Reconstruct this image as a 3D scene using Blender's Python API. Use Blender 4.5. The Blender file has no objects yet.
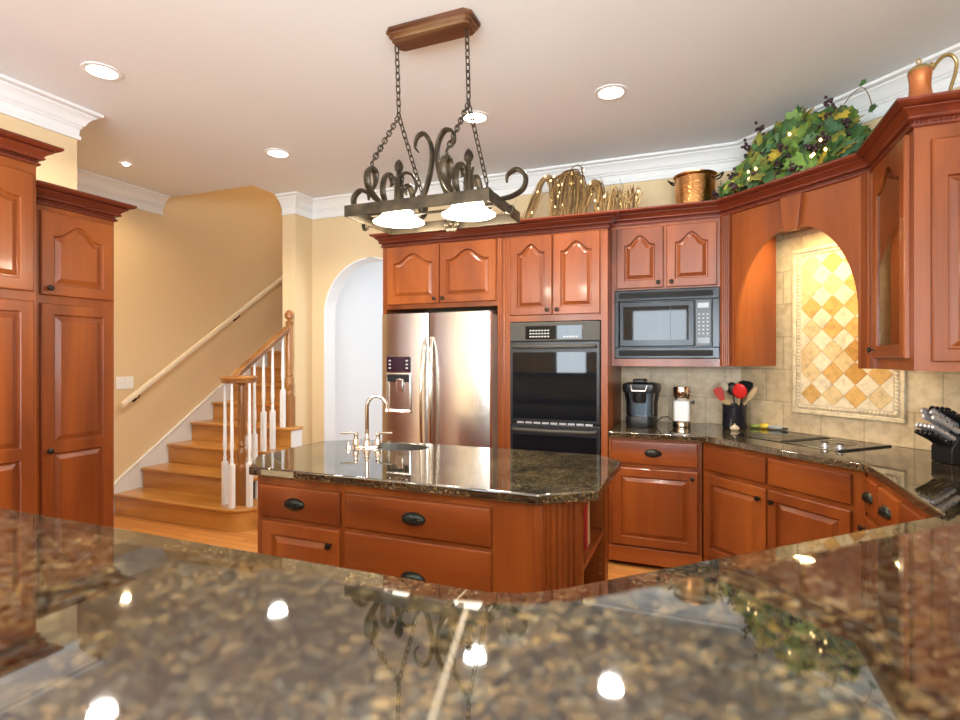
import bpy, bmesh, math, random
from mathutils import Vector, Matrix, noise
PI = math.pi
R2 = math.sqrt(2.0)
rnd = random.Random(7)
SC = bpy.context.scene
COL = SC.collection

# ------------------------------------------------------------------ camera
cam_d = bpy.data.cameras.new('camera')
cam = bpy.data.objects.new('camera', cam_d)
COL.objects.link(cam)
cam.location = (0, 0, 1.43)
cam.rotation_euler = (PI / 2, 0, math.radians(22))
cam_d.sensor_width = 36.0
cam_d.lens = 545 / 960 * 36.0
cam_d.shift_y = -3 / 960
cam_d.clip_start = 0.02
cam_d.dof.use_dof = True
cam_d.dof.focus_distance = 3.6
cam_d.dof.aperture_fstop = 3.2
SC.camera = cam

# ------------------------------------------------------------------ world, light, exposure
SC.view_settings.view_transform = 'Standard'
SC.view_settings.look = 'None'
SC.view_settings.gamma = 1.0
SC.view_settings.use_curve_mapping = False
SC.view_settings.exposure = 0.5
W = bpy.data.worlds.new('daylight')
SC.world = W
W.use_nodes = True
_n = W.node_tree.nodes
_bg = _n['Background']
_sky = _n.new('ShaderNodeTexSky')
_sky.sky_type = 'HOSEK_WILKIE'
_sky.turbidity = 3.0
_sky.sun_direction = (0.3, -0.5, 0.8)
W.node_tree.links.new(_sky.outputs[0], _bg.inputs[0])
_bg.inputs[1].default_value = 0.9


def area(name, loc, rot, sx, sy, power, col, parent=None, spread=PI):
    d = bpy.data.lights.new(name, 'AREA')
    d.shape = 'RECTANGLE'
    d.size, d.size_y, d.energy, d.color, d.spread = sx, sy, power, col, spread
    o = bpy.data.objects.new(name, d)
    COL.objects.link(o)
    o.location, o.rotation_euler = loc, rot
    o.parent = parent
    return o


def spot(name, loc, power, col, size=2.4, blend=0.8, rad=0.06, parent=None, rot=(0, 0, 0)):
    d = bpy.data.lights.new(name, 'SPOT')
    d.energy, d.color, d.spot_size, d.spot_blend, d.shadow_soft_size = power, col, size, blend, rad
    o = bpy.data.objects.new(name, d)
    COL.objects.link(o)
    o.location, o.rotation_euler = loc, rot
    o.parent = parent
    return o


def point(name, loc, power, col, rad=0.04, parent=None):
    d = bpy.data.lights.new(name, 'POINT')
    d.energy, d.color, d.shadow_soft_size = power, col, rad
    o = bpy.data.objects.new(name, d)
    COL.objects.link(o)
    o.location = loc
    o.parent = parent
    return o


XR = 1.40          # right wall face
DAY = (0.80, 0.91, 1.0)
WARM = (1.0, 0.88, 0.70)
# daylight through the windows behind the camera and ones added in the right wall for light; then a bare lamp added in the hall past the arch
WIN_FRONT = [(-2.45, 0.7), (-0.75, 1.1), (0.72, 1.1)]      # centre x, width
WIN_RIGHT_ADDED = [(-2.3, 1.5), (-0.45, 1.5)]      # centre y, width; unseen windows added to bring in more light
for cx, w in WIN_FRONT:
    area('window_daylight', (cx, -3.42, 1.55), (PI / 2, 0, 0), w - 0.1, 1.6, (150 if cx > 0 else 88) * w, DAY)
for cy, w in WIN_RIGHT_ADDED:
    area('window_daylight', (XR - 0.02, cy, 1.55), (PI / 2, 0, PI / 2), w - 0.1, 1.6, 42 * w, DAY)  # lamp in each added right-wall window
area('added_hall_lamp', (-1.35, 5.75, 1.6), (PI / 2, 0, PI / 2), 1.3, 1.9, 26, (0.84, 0.92, 1.0))  # unseen lamp added to light the hall as assumed daylight; no window built


# ------------------------------------------------------------------ materials
def mat(name, base=(0.5, 0.5, 0.5), rough=0.5, metal=0.0, coat=0.0, emit=None, es=0.0, trans=0.0, ior=1.45, spec=0.5):
    m = bpy.data.materials.new(name)
    m.use_nodes = True
    b = m.node_tree.nodes['Principled BSDF']
    b.inputs['Base Color'].default_value = (*base, 1)
    b.inputs['Roughness'].default_value = rough
    b.inputs['Metallic'].default_value = metal
    b.inputs['Coat Weight'].default_value = coat
    b.inputs['Coat Roughness'].default_value = 0.1
    b.inputs['Transmission Weight'].default_value = trans
    b.inputs['IOR'].default_value = ior
    b.inputs['Specular IOR Level'].default_value = spec
    if emit:
        b.inputs['Emission Color'].default_value = (*emit, 1)
        b.inputs['Emission Strength'].default_value = es
    return m


class NT:
    def __init__(s, m):
        s.m, s.t = m, m.node_tree
        s.b = s.t.nodes['Principled BSDF']

    def n(s, typ, **kw):
        x = s.t.nodes.new(typ)
        for k, v in kw.items():
            if k in x.inputs:
                x.inputs[k].default_value = v
            else:
                setattr(x, k, v)
        return x

    def l(s, a, b):
        s.t.links.new(a, b)

    def coord(s, scale, rot=(0, 0, 0), rand=True):
        tc = s.n('ShaderNodeTexCoord')
        mp = s.n('ShaderNodeMapping')
        mp.inputs['Scale'].default_value = scale
        mp.inputs['Rotation'].default_value = rot
        s.l(tc.outputs['Object'], mp.inputs['Vector'])
        if rand:
            oi = s.n('ShaderNodeObjectInfo')
            mu = s.n('ShaderNodeMath', operation='MULTIPLY')
            mu.inputs[1].default_value = 17.0
            s.l(oi.outputs['Random'], mu.inputs[0])
            cb = s.n('ShaderNodeCombineXYZ')
            for i in range(3):
                s.l(mu.outputs[0], cb.inputs[i])
            s.l(cb.outputs[0], mp.inputs['Location'])
        return mp.outputs[0]

    def ramp(s, fac, stops, interp='LINEAR'):
        r = s.n('ShaderNodeValToRGB')
        r.color_ramp.interpolation = interp
        e = r.color_ramp.elements
        while len(e) < len(stops):
            e.new(0.5)
        for i, (p, c) in enumerate(stops):
            e[i].position = p
            e[i].color = (*c, 1)
        s.l(fac, r.inputs[0])
        return r.outputs[0]

    def mix(s, a, b, fac, mode='MIX'):
        m = s.n('ShaderNodeMix', data_type='RGBA', blend_type=mode)
        for k, v in ((6, a), (7, b), (0, fac)):
            if hasattr(v, 'is_linked') or hasattr(v, 'links'):
                s.l(v, m.inputs[k])
            else:
                m.inputs[k].default_value = (*v, 1) if k else v
        return m.outputs[2]

    def bump(s, h, strength=0.2, dist=0.002):
        b = s.n('ShaderNodeBump')
        b.inputs['Strength'].default_value = strength
        b.inputs['Distance'].default_value = dist
        s.l(h, b.inputs['Height'])
        s.l(b.outputs[0], s.b.inputs['Normal'])


def wood(name, stretch, c0, c1, c2, rough=0.36, coat=0.12, fine=1.0):
    """stretch: object-space scale with the small number along the grain"""
    m = mat(name, c1, rough, coat=coat)
    t = NT(m)
    v = t.coord(stretch)
    n1 = t.n('ShaderNodeTexNoise', Scale=0.8, Detail=4.0, Roughness=0.5, Distortion=0.5)
    t.l(v, n1.inputs['Vector'])
    col = t.ramp(n1.outputs['Fac'], [(0.28, c0), (0.5, c1), (0.75, c2)])
    v2 = t.coord(tuple(k * 22 if k > 2 else k * 4 for k in stretch))
    n2 = t.n('ShaderNodeTexNoise', Scale=1.0, Detail=3.0, Roughness=0.6)
    t.l(v2, n2.inputs['Vector'])
    g = t.ramp(n2.outputs['Fac'], [(0.3, (0.84, 0.81, 0.78)), (0.65, (1.06, 1.06, 1.06))])
    out = t.mix(col, g, 0.55 * fine, 'MULTIPLY')
    oi = t.n('ShaderNodeObjectInfo')
    rr = t.ramp(oi.outputs['Random'], [(0.0, (0.86, 0.84, 0.84)), (1.0, (1.1, 1.1, 1.1))])
    out = t.mix(out, rr, 0.7, 'MULTIPLY')
    t.l(out, t.b.inputs['Base Color'])
    return m


CH0, CH1, CH2 = (0.125, 0.025, 0.005), (0.23, 0.053, 0.0085), (0.34, 0.090, 0.014)
M = {}
M['cherry'] = wood('cherry wood upright grain', (5, 5, 0.7), CH0, CH1, CH2)
M['cherry_h'] = wood('cherry wood level grain', (0.7, 5, 5), CH0, CH1, CH2)
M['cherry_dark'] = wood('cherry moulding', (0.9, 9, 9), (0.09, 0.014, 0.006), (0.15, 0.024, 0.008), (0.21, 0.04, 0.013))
M['oak'] = wood('oak stair', (0.9, 10, 10), (0.36, 0.145, 0.025), (0.52, 0.235, 0.048), (0.66, 0.33, 0.085), 0.3, 0.3)
M['oak_v'] = wood('oak rail', (9, 9, 0.9), (0.20, 0.075, 0.018), (0.31, 0.125, 0.03), (0.42, 0.19, 0.05), 0.3, 0.3)

# floor boards
m = mat('oak floor boards', (0.5, 0.25, 0.08), 0.25, coat=0.3)
t = NT(m)
v = t.coord((1, 1, 1), rand=False)
bk = t.n('ShaderNodeTexBrick', Scale=1.0)
bk.inputs['Brick Width'].default_value = 1.1
bk.inputs['Row Height'].default_value = 0.075
bk.inputs['Mortar Size'].default_value = 0.0012
bk.inputs['Color1'].default_value = (0.60, 0.27, 0.075, 1)
bk.inputs['Color2'].default_value = (0.48, 0.19, 0.05, 1)
bk.inputs['Mortar'].default_value = (0.2, 0.08, 0.02, 1)
t.l(v, bk.inputs['Vector'])
n2 = t.n('ShaderNodeTexNoise', Scale=1.0, Detail=4.0)
t.l(t.coord((2, 40, 2), rand=False), n2.inputs['Vector'])
g = t.ramp(n2.outputs['Fac'], [(0.3, (0.8, 0.75, 0.7)), (0.7, (1.1, 1.1, 1.1))])
t.l(t.mix(bk.outputs['Color'], g, 0.6, 'MULTIPLY'), t.b.inputs['Base Color'])
M['floor'] = m


def plaster(name, c):
    m = mat(name, c, 0.75, spec=0.25)
    t = NT(m)
    nz = t.n('ShaderNodeTexNoise', Scale=160.0, Detail=2.0)
    t.l(t.coord((1, 1, 1), rand=False), nz.inputs['Vector'])
    t.bump(nz.outputs['Fac'], 0.06, 0.001)
    return m


M['paint'] = plaster('tan wall paint', (0.72, 0.56, 0.335))
M['hallpaint'] = plaster('white hall paint', (0.80, 0.81, 0.82))
M['ceiling'] = plaster('ceiling paint', (0.785, 0.805, 0.815))
M['white'] = mat('white trim paint', (0.80, 0.81, 0.80), 0.4)
M['cream'] = mat('cream rail paint', (0.80, 0.70, 0.52), 0.35)


# granite: dark ground with brown, gold and grey crystals, polished
def granite(name):
    m = mat(name, (0.05, 0.045, 0.035), 0.03, ior=2.4)
    t = NT(m)
    v = t.coord((1, 1, 1), rand=False)
    nd = t.n('ShaderNodeTexNoise', Scale=38.0, Detail=2.0)
    t.l(v, nd.inputs['Vector'])
    ad = t.n('ShaderNodeVectorMath', operation='MULTIPLY_ADD')
    t.l(nd.outputs['Color'], ad.inputs[0])
    ad.inputs[1].default_value = (0.018, 0.018, 0.018)
    t.l(v, ad.inputs[2])
    vo = t.n('ShaderNodeTexVoronoi', Scale=250.0)
    t.l(ad.outputs[0], vo.inputs['Vector'])
    sp = t.n('ShaderNodeSeparateColor')
    t.l(vo.outputs['Color'], sp.inputs[0])
    c = t.ramp(sp.outputs[0], [(0.0, (0.006, 0.006, 0.005)), (0.32, (0.022, 0.019, 0.013)), (0.52, (0.055, 0.042, 0.022)),
                               (0.70, (0.10, 0.068, 0.03)), (0.82, (0.085, 0.09, 0.078)), (0.92, (0.19, 0.13, 0.055))], 'CONSTANT')
    v2 = t.n('ShaderNodeTexVoronoi', Scale=115.0)
    t.l(ad.outputs[0], v2.inputs['Vector'])
    s2 = t.n('ShaderNodeSeparateColor')
    t.l(v2.outputs['Color'], s2.inputs[0])
    big = t.ramp(s2.outputs[0], [(0.0, (0, 0, 0)), (0.72, (0.055, 0.034, 0.012)), (0.86, (0.045, 0.046, 0.038)), (0.93, (0.15, 0.11, 0.05))], 'CONSTANT')
    c = t.mix(c, big, 1.0, 'ADD')
    nz = t.n('ShaderNodeTexNoise', Scale=7.0, Detail=3.0)
    t.l(v, nz.inputs['Vector'])
    k = t.ramp(nz.outputs['Fac'], [(0.35, (0.30, 0.30, 0.30)), (0.65, (1.05, 1.0, 0.9))])
    c = t.mix(c, k, 1.0, 'MULTIPLY')
    t.l(c, t.b.inputs['Base Color'])
    return m


M['granite'] = granite('polished granite')

# travertine wall tile (local x along the wall, z up)
def tile(name, off):
    m = mat(name, (0.6, 0.47, 0.3), 0.45)
    t = NT(m)
    tc = t.n('ShaderNodeTexCoord')
    sx = t.n('ShaderNodeSeparateXYZ')
    t.l(tc.outputs['Object'], sx.inputs[0])
    cb = t.n('ShaderNodeCombineXYZ')
    t.l(sx.outputs[0], cb.inputs[0])
    t.l(sx.outputs[2], cb.inputs[1])
    mp = t.n('ShaderNodeMapping')
    mp.inputs['Location'].default_value = off
    t.l(cb.outputs[0], mp.inputs[0])
    bk = t.n('ShaderNodeTexBrick', Scale=1.0)
    bk.inputs['Brick Width'].default_value = 0.27
    bk.inputs['Row Height'].default_value = 0.225
    bk.inputs['Mortar Size'].default_value = 0.0045
    bk.inputs['Color1'].default_value = (0.62, 0.485, 0.31, 1)
    bk.inputs['Color2'].default_value = (0.52, 0.40, 0.25, 1)
    bk.inputs['Mortar'].default_value = (0.40, 0.32, 0.21, 1)
    t.l(mp.outputs[0], bk.inputs['Vector'])
    nz = t.n('ShaderNodeTexNoise', Scale=14.0, Detail=6.0, Roughness=0.65)
    t.l(tc.outputs['Object'], nz.inputs['Vector'])
    k = t.ramp(nz.outputs['Fac'], [(0.33, (0.72, 0.68, 0.6)), (0.6, (1.1, 1.1, 1.1))])
    t.l(t.mix(bk.outputs['Color'], k, 0.8, 'MULTIPLY'), t.b.inputs['Base Color'])
    t.bump(bk.outputs['Fac'], -0.3, 0.002)
    return m


def stone(name, c):
    m = mat(name, c, 0.45)
    t = NT(m)
    nz = t.n('ShaderNodeTexNoise', Scale=26.0, Detail=6.0, Roughness=0.65)
    t.l(t.coord((1, 1, 1), rand=False), nz.inputs['Vector'])
    t.l(t.ramp(nz.outputs['Fac'], [(0.3, tuple(k * 0.66 for k in c)), (0.5, c), (0.72, tuple(min(1, k * 1.18) for k in c))]), t.b.inputs['Base Color'])
    return m


M['tile'] = tile('travertine tile', (0.05, 0.005, 0))
M['dia'] = [stone('cream travertine', (0.66, 0.545, 0.37)), stone('pale gold travertine', (0.60, 0.43, 0.215)),
            stone('gold travertine', (0.55, 0.32, 0.10)), stone('amber travertine', (0.46, 0.235, 0.055))]
M['border'] = stone('border stone', (0.64, 0.52, 0.33))
M['grout'] = mat('grout', (0.6, 0.5, 0.36), 0.8)

# metals and others
m = mat('brushed stainless', (0.74, 0.715, 0.67), 0.24, 1.0)
t = NT(m)
nz = t.n('ShaderNodeTexNoise', Scale=1.0, Detail=2.0)
t.l(t.coord((3, 3, 500), rand=False), nz.inputs['Vector'])
t.bump(nz.outputs['Fac'], 0.03, 0.0005)
M['steel'] = m
M['steel_side'] = mat('grey side panel', (0.30, 0.27, 0.24), 0.4, 0.5)
M['chrome'] = mat('polished nickel', (0.78, 0.70, 0.60), 0.1, 1.0)
M['steel2'] = mat('polished steel', (0.78, 0.78, 0.80), 0.28, 0.75)
M['sinksteel'] = mat('dull sink steel', (0.16, 0.15, 0.13), 0.35, 0.8)
M['black'] = mat('black plastic', (0.012, 0.012, 0.013), 0.3)
M['gloss'] = mat('black glass', (0.006, 0.007, 0.009), 0.03, ior=1.33)
M['screen'] = mat('dark display', (0.03, 0.012, 0.02), 0.12)
M['shadow'] = mat('dark recess', (0.01, 0.01, 0.01), 0.8)
M['bronze'] = mat('dark bronze', (0.035, 0.028, 0.02), 0.33, 0.85)
M['pull'] = mat('blackened green bronze', (0.03, 0.035, 0.03), 0.3, 0.7)
M['panelgrey'] = mat('oven panel grey', (0.06, 0.054, 0.044), 0.45, 0.0, spec=0.3)
M['key'] = mat('pale keys', (0.42, 0.42, 0.41), 0.4)
M['iron'] = mat('antique bronze iron', (0.21, 0.165, 0.105), 0.38, 0.5)
m = M['iron']
t = NT(m)
nz = t.n('ShaderNodeTexNoise', Scale=14.0, Detail=4.0)
t.l(t.coord((1, 1, 1), rand=False), nz.inputs['Vector'])
t.l(t.ramp(nz.outputs['Fac'], [(0.35, (0.032, 0.024, 0.015)), (0.65, (0.085, 0.064, 0.038))]), t.b.inputs['Base Color'])
M['canopy'] = wood('bronze washed canopy', (2, 20, 20), (0.05, 0.022, 0.012), (0.13, 0.05, 0.022), (0.26, 0.16, 0.07), 0.35, 0.1)
M['shade'] = mat('lit frosted glass', (0.95, 0.92, 0.85), 0.4, emit=(1.0, 0.9, 0.72), es=4.5)
M['lens'] = mat('lit lamp lens', (1, 1, 1), 0.4, emit=(1.0, 0.93, 0.80), es=9.0)
M['bulb'] = mat('tiny lit bulb', (1, 0.9, 0.7), 0.4, emit=(1.0, 0.66, 0.22), es=3.5)
m = mat('hammered copper', (0.72, 0.33, 0.12), 0.24, 1.0)
t = NT(m)
vo = t.n('ShaderNodeTexVoronoi', Scale=55.0)
t.l(t.coord((1, 1, 1), rand=False), vo.inputs['Vector'])
t.bump(vo.outputs['Distance'], 0.35, 0.003)
nz = t.n('ShaderNodeTexNoise', Scale=8.0, Detail=3.0)
t.l(t.coord((1, 1, 1), rand=False), nz.inputs['Vector'])
t.l(t.ramp(nz.outputs['Fac'], [(0.3, (0.52, 0.22, 0.07)), (0.7, (0.82, 0.44, 0.17))]), t.b.inputs['Base Color'])
M['copper'] = m
M['copper2'] = mat('worn copper', (0.70, 0.27, 0.11), 0.25, 0.9)
M['brass'] = mat('aged brass', (0.50, 0.38, 0.16), 0.3, 0.95)
M['twig'] = mat('gold twig', (0.30, 0.17, 0.055), 0.6)
M['twigs'] = [M['twig'], mat('dark twig', (0.13, 0.07, 0.025), 0.7), mat('bright gold twig', (0.48, 0.31, 0.10), 0.45)]
M['vine'] = mat('dry vine stem', (0.16, 0.10, 0.05), 0.7)
M['leaf'] = [mat('dark green leaf', (0.06, 0.145, 0.04), 0.5), mat('mid green leaf', (0.16, 0.28, 0.05), 0.5),
             mat('olive leaf', (0.30, 0.31, 0.055), 0.5), mat('yellowing leaf', (0.55, 0.42, 0.05), 0.5),
             mat('blue green leaf', (0.075, 0.175, 0.085), 0.5)]
for m in M['leaf']:
    t = NT(m)
    c = tuple(t.b.inputs['Base Color'].default_value)[:3]
    nz = t.n('ShaderNodeTexNoise', Scale=22.0, Detail=3.0)
    t.l(t.coord((1, 1, 1), rand=False), nz.inputs['Vector'])
    t.l(t.ramp(nz.outputs['Fac'], [(0.35, (c[0] * 0.55, c[1] * 0.5, c[2] * 0.5)), (0.62, c)]), t.b.inputs['Base Color'])
M['grape'] = mat('dark grape', (0.035, 0.012, 0.018), 0.35)
M['red'] = mat('red silicone', (0.72, 0.02, 0.015), 0.35)
M['red2'] = mat('dull red silicone', (0.45, 0.05, 0.04), 0.45)
M['spoonwood'] = mat('pale kitchen wood', (0.52, 0.36, 0.18), 0.6)
M['beige'] = mat('beige plastic', (0.48, 0.40, 0.27), 0.5)
M['crock'] = mat('dark glazed crock', (0.015, 0.014, 0.02), 0.12)
M['bluegrey'] = mat('blue grey metal', (0.16, 0.22, 0.27), 0.25, 0.6)
M['whiteplastic'] = mat('white plastic', (0.82, 0.83, 0.84), 0.35)
M['yellow'] = mat('yellow glaze', (0.75, 0.55, 0.06), 0.3)
M['lime'] = mat('lime glaze', (0.30, 0.36, 0.08), 0.3)
M['lightgrey'] = mat('grey glaze', (0.35, 0.36, 0.36), 0.3)
M['bookred'] = mat('red book cloth', (0.5, 0.03, 0.03), 0.6)
M['bookcream'] = mat('cream book cover', (0.55, 0.45, 0.27), 0.6)
M['bookblue'] = mat('blue book cover', (0.03, 0.06, 0.32), 0.6)
M['pages'] = mat('book pages', (0.75, 0.68, 0.52), 0.8)
M['glass'] = mat('clear pane', (1, 1, 1), 0.0, trans=1.0, ior=1.45)
M['doorglass'] = mat('cabinet glass', (0.85, 0.8, 0.7), 0.02, trans=1.0, ior=1.5)
M['ground'] = mat('lawn outside', (0.10, 0.22, 0.05), 0.9)
M['seam'] = mat('pale seam filler', (0.34, 0.28, 0.19), 0.35)


# ------------------------------------------------------------------ mesh helpers
ROOTS = {}


class B:
    def __init__(s):
        s.bm = bmesh.new()
        s.mi = 0
        s.sm = False

    def face(s, vs):
        try:
            f = s.bm.faces.new(vs)
            f.material_index = s.mi
            f.smooth = s.sm
            return f
        except ValueError:
            return None

    def box(s, x0, x1, y0, y1, z0, z1, mtx=None):
        p = [(x0, y0, z0), (x1, y0, z0), (x1, y1, z0), (x0, y1, z0), (x0, y0, z1), (x1, y0, z1), (x1, y1, z1), (x0, y1, z1)]
        v = [s.bm.verts.new(mtx @ Vector(q) if mtx else q) for q in p]
        for f in ((0, 3, 2, 1), (4, 5, 6, 7), (0, 1, 5, 4), (1, 2, 6, 5), (2, 3, 7, 6), (3, 0, 4, 7)):
            s.face([v[i] for i in f])
        return s

    def prism(s, poly, a0, a1, axis='z', mtx=None):
        """poly (counter-clockwise 2D) extruded along an axis: z:(x,y) y:(x,z) x:(y,z)"""
        def q(p, a):
            w = (p[0], p[1], a) if axis == 'z' else ((p[0], a, p[1]) if axis == 'y' else (a, p[0], p[1]))
            return mtx @ Vector(w) if mtx else w
        lo = [s.bm.verts.new(q(p, a0)) for p in poly]
        hi = [s.bm.verts.new(q(p, a1)) for p in poly]
        n = len(poly)
        s.face(lo[::-1])
        s.face(hi)
        for i in range(n):
            s.face([lo[i], lo[(i + 1) % n], hi[(i + 1) % n], hi[i]])
        return s

    def loft(s, loops, closed=True, cap0=True, cap1=True):
        L = [[s.bm.verts.new(p) for p in lp] for lp in loops]
        n = len(L[0])
        for a, b in zip(L, L[1:]):
            for i in range(n if closed else n - 1):
                s.face([a[i], a[(i + 1) % n], b[(i + 1) % n], b[i]])
        if cap0:
            s.face(L[0][::-1])
        if cap1:
            s.face(L[-1])
        return s

    def lathe(s, prof, c=(0, 0, 0), seg=20, mtx=None, ribs=0, amp=0.0):
        loops = []
        for r, z in prof:
            lp = []
            for i in range(seg):
                a = 2 * PI * i / seg
                k = r * (1 + amp * math.cos(ribs * a))
                p = Vector((k * math.cos(a), k * math.sin(a), z))
                if mtx:
                    p = mtx @ p
                lp.append(p + Vector(c))
            loops.append(lp)
        o = s.sm
        s.sm = True
        s.loft(loops)
        s.sm = o
        return s

    def tube(s, pts, r, seg=8, closed=False, flat=1.0):
        pts = [Vector(p) for p in pts]
        n = len(pts)
        rs = r if isinstance(r, (list, tuple)) else [r] * n
        loops = []
        up = None
        for i, p in enumerate(pts):
            if closed:
                d = pts[(i + 1) % n] - pts[i - 1]
            else:
                d = pts[min(i + 1, n - 1)] - pts[max(i - 1, 0)]
            d.normalize()
            if up is None:
                up = Vector((0, 0, 1)) if abs(d.z) < 0.9 else Vector((1, 0, 0))
            u = d.cross(up)
            if u.length < 1e-5:
                u = d.cross(Vector((0.3, 1, 0.2)))
            u.normalize()
            w = u.cross(d).normalized()
            up = w
            loops.append([p + (u * math.cos(2 * PI * k / seg) * flat + w * math.sin(2 * PI * k / seg)) * rs[i] for k in range(seg)])
        o = s.sm
        s.sm = True
        if closed:
            loops.append(loops[0])
        s.loft(loops, cap0=not closed, cap1=not closed)
        s.sm = o
        if closed:
            bmesh.ops.remove_doubles(s.bm, verts=s.bm.verts, dist=1e-6)
        return s

    def ball(s, c, r, seg=10, sc=(1, 1, 1)):
        n = max(5, seg // 2 + 1)
        pr = [(max(1e-4, math.sin(PI * i / n)) * r, -math.cos(PI * i / n) * r) for i in range(n + 1)]
        mtx = Matrix.Diagonal((*sc, 1)).to_3x3()
        return s.lathe(pr, c, seg, mtx)

    def done(s, name, m, parent=None, loc=None, bevel=0.0, seg=2, ang=40):
        bmesh.ops.recalc_face_normals(s.bm, faces=s.bm.faces)
        me = bpy.data.meshes.new(name)
        s.bm.to_mesh(me)
        s.bm.free()
        for k in (m if isinstance(m, list) else [m]):
            me.materials.append(k)
        me.set_sharp_from_angle(angle=math.radians(ang))
        o = bpy.data.objects.new(name, me)
        COL.objects.link(o)
        if parent:
            o.parent = parent
            if parent.type == 'EMPTY' and not loc:
                loc = tuple(-k for k in ROOTS.get(parent.name, (0, 0, 0)))
        if loc:
            o.location = loc
        if bevel:
            b = o.modifiers.new('bevel', 'BEVEL')
            b.width, b.segments, b.limit_method = bevel, seg, 'ANGLE'
            b.angle_limit = math.radians(35)
        return o


def thing(name, label, cat, loc=(0, 0, 0), rz=0.0, group=None, world=False):
    """an Empty at the thing's base; its meshes use absolute heights (world: absolute x and y too)"""
    o = bpy.data.objects.new(name, None)
    COL.objects.link(o)
    o.empty_display_size = 0.1
    o.location, o.rotation_euler = loc, (0, 0, rz)
    o['label'], o['category'] = label, cat
    if group:
        o['group'] = group
    ROOTS[o.name] = tuple(loc) if world else (0, 0, loc[2])
    return o


def tag(o, label, cat, group=None):
    o['label'], o['category'] = label, cat
    if group:
        o['group'] = group
    return o


def struct(o):
    o['kind'] = 'structure'
    return o


def copy_tree(o, parent=None):
    c = o.copy()
    COL.objects.link(c)
    c.parent = parent
    for ch in list(o.children):
        copy_tree(ch, c)
    return c


def fillet(poly, idx, r, n=8):
    """round the corners whose indices are in idx"""
    out = []
    N = len(poly)
    for i, p in enumerate(poly):
        rr = idx.get(i)
        if not rr:
            out.append(p)
            continue
        p = Vector(p)
        a = (Vector(poly[i - 1]) - p).normalized()
        b = (Vector(poly[(i + 1) % N]) - p).normalized()
        th = a.angle(b)
        d = rr / math.tan(th / 2)
        c = p + (a + b).normalized() * (rr / math.sin(th / 2))
        s0, s1 = p + a * d - c, p + b * d - c
        a0 = math.atan2(s0.y, s0.x)
        a1 = math.atan2(s1.y, s1.x)
        da = (a1 - a0 + PI) % (2 * PI) - PI
        for k in range(n + 1):
            w = a0 + da * k / n
            out.append((c.x + rr * math.cos(w), c.y + rr * math.sin(w)))
    return out


def sweep(b, path, prof, zf=1.0):
    """profile [(out, z)] swept along an open XY path; out is to the right of the travel direction; mitred"""
    P = [Vector(p) for p in path]
    n = len(P)
    loops = []
    for i in range(n):
        ds = []
        if i > 0:
            ds.append((P[i] - P[i - 1]).normalized())
        if i < n - 1:
            ds.append((P[i + 1] - P[i]).normalized())
        ns = [Vector((d.y, -d.x)) for d in ds]
        if len(ns) == 2:
            mvec = ns[0] + ns[1]
            mvec = mvec / (mvec.dot(ns[0]))
        else:
            mvec = ns[0]
        loops.append([(P[i].x + mvec.x * o, P[i].y + mvec.y * o, z) for o, z in prof])
    b.loft(loops)
    return b


CROWN = [(0.0, 0.0), (0.010, 0.0), (0.013, 0.004), (0.013, 0.012), (0.005, 0.014), (0.005, 0.027), (0.022, 0.029), (0.027, 0.034), (0.027, 0.040),
         (0.021, 0.043), (0.028, 0.052), (0.040, 0.062), (0.050, 0.067), (0.050, 0.071), (0.046, 0.074), (0.060, 0.077), (0.073, 0.083), (0.080, 0.090), (0.080, 0.10), (0.0, 0.10)]


def crown(parent, path, z, rope=True, scale=1.0):
    b = B()
    b.sm = True
    sweep(b, path, [(o * scale, z + h * scale) for o, h in CROWN])
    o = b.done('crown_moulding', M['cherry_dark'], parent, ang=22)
    if rope:
        P = [Vector(p) for p in path]
        for a, c in zip(P, P[1:]):
            d = (c - a)
            L = d.length
            if L < 0.05:
                continue
            d.normalize()
            nr = Vector((d.y, -d.x))
            k = int(L / 0.016)
            b = B()
            for i in range(k):
                p = a + d * (L * (i + 0.5) / k) + nr * 0.0095
                q0, q1 = p - d * 0.005, p + d * 0.005
                b.tube([(q0.x, q0.y, z + 0.0155), (q1.x, q1.y, z + 0.0265)], 0.0042, 5)
            b.done('rope_moulding', M['cherry_dark'], o)
    return o


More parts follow.
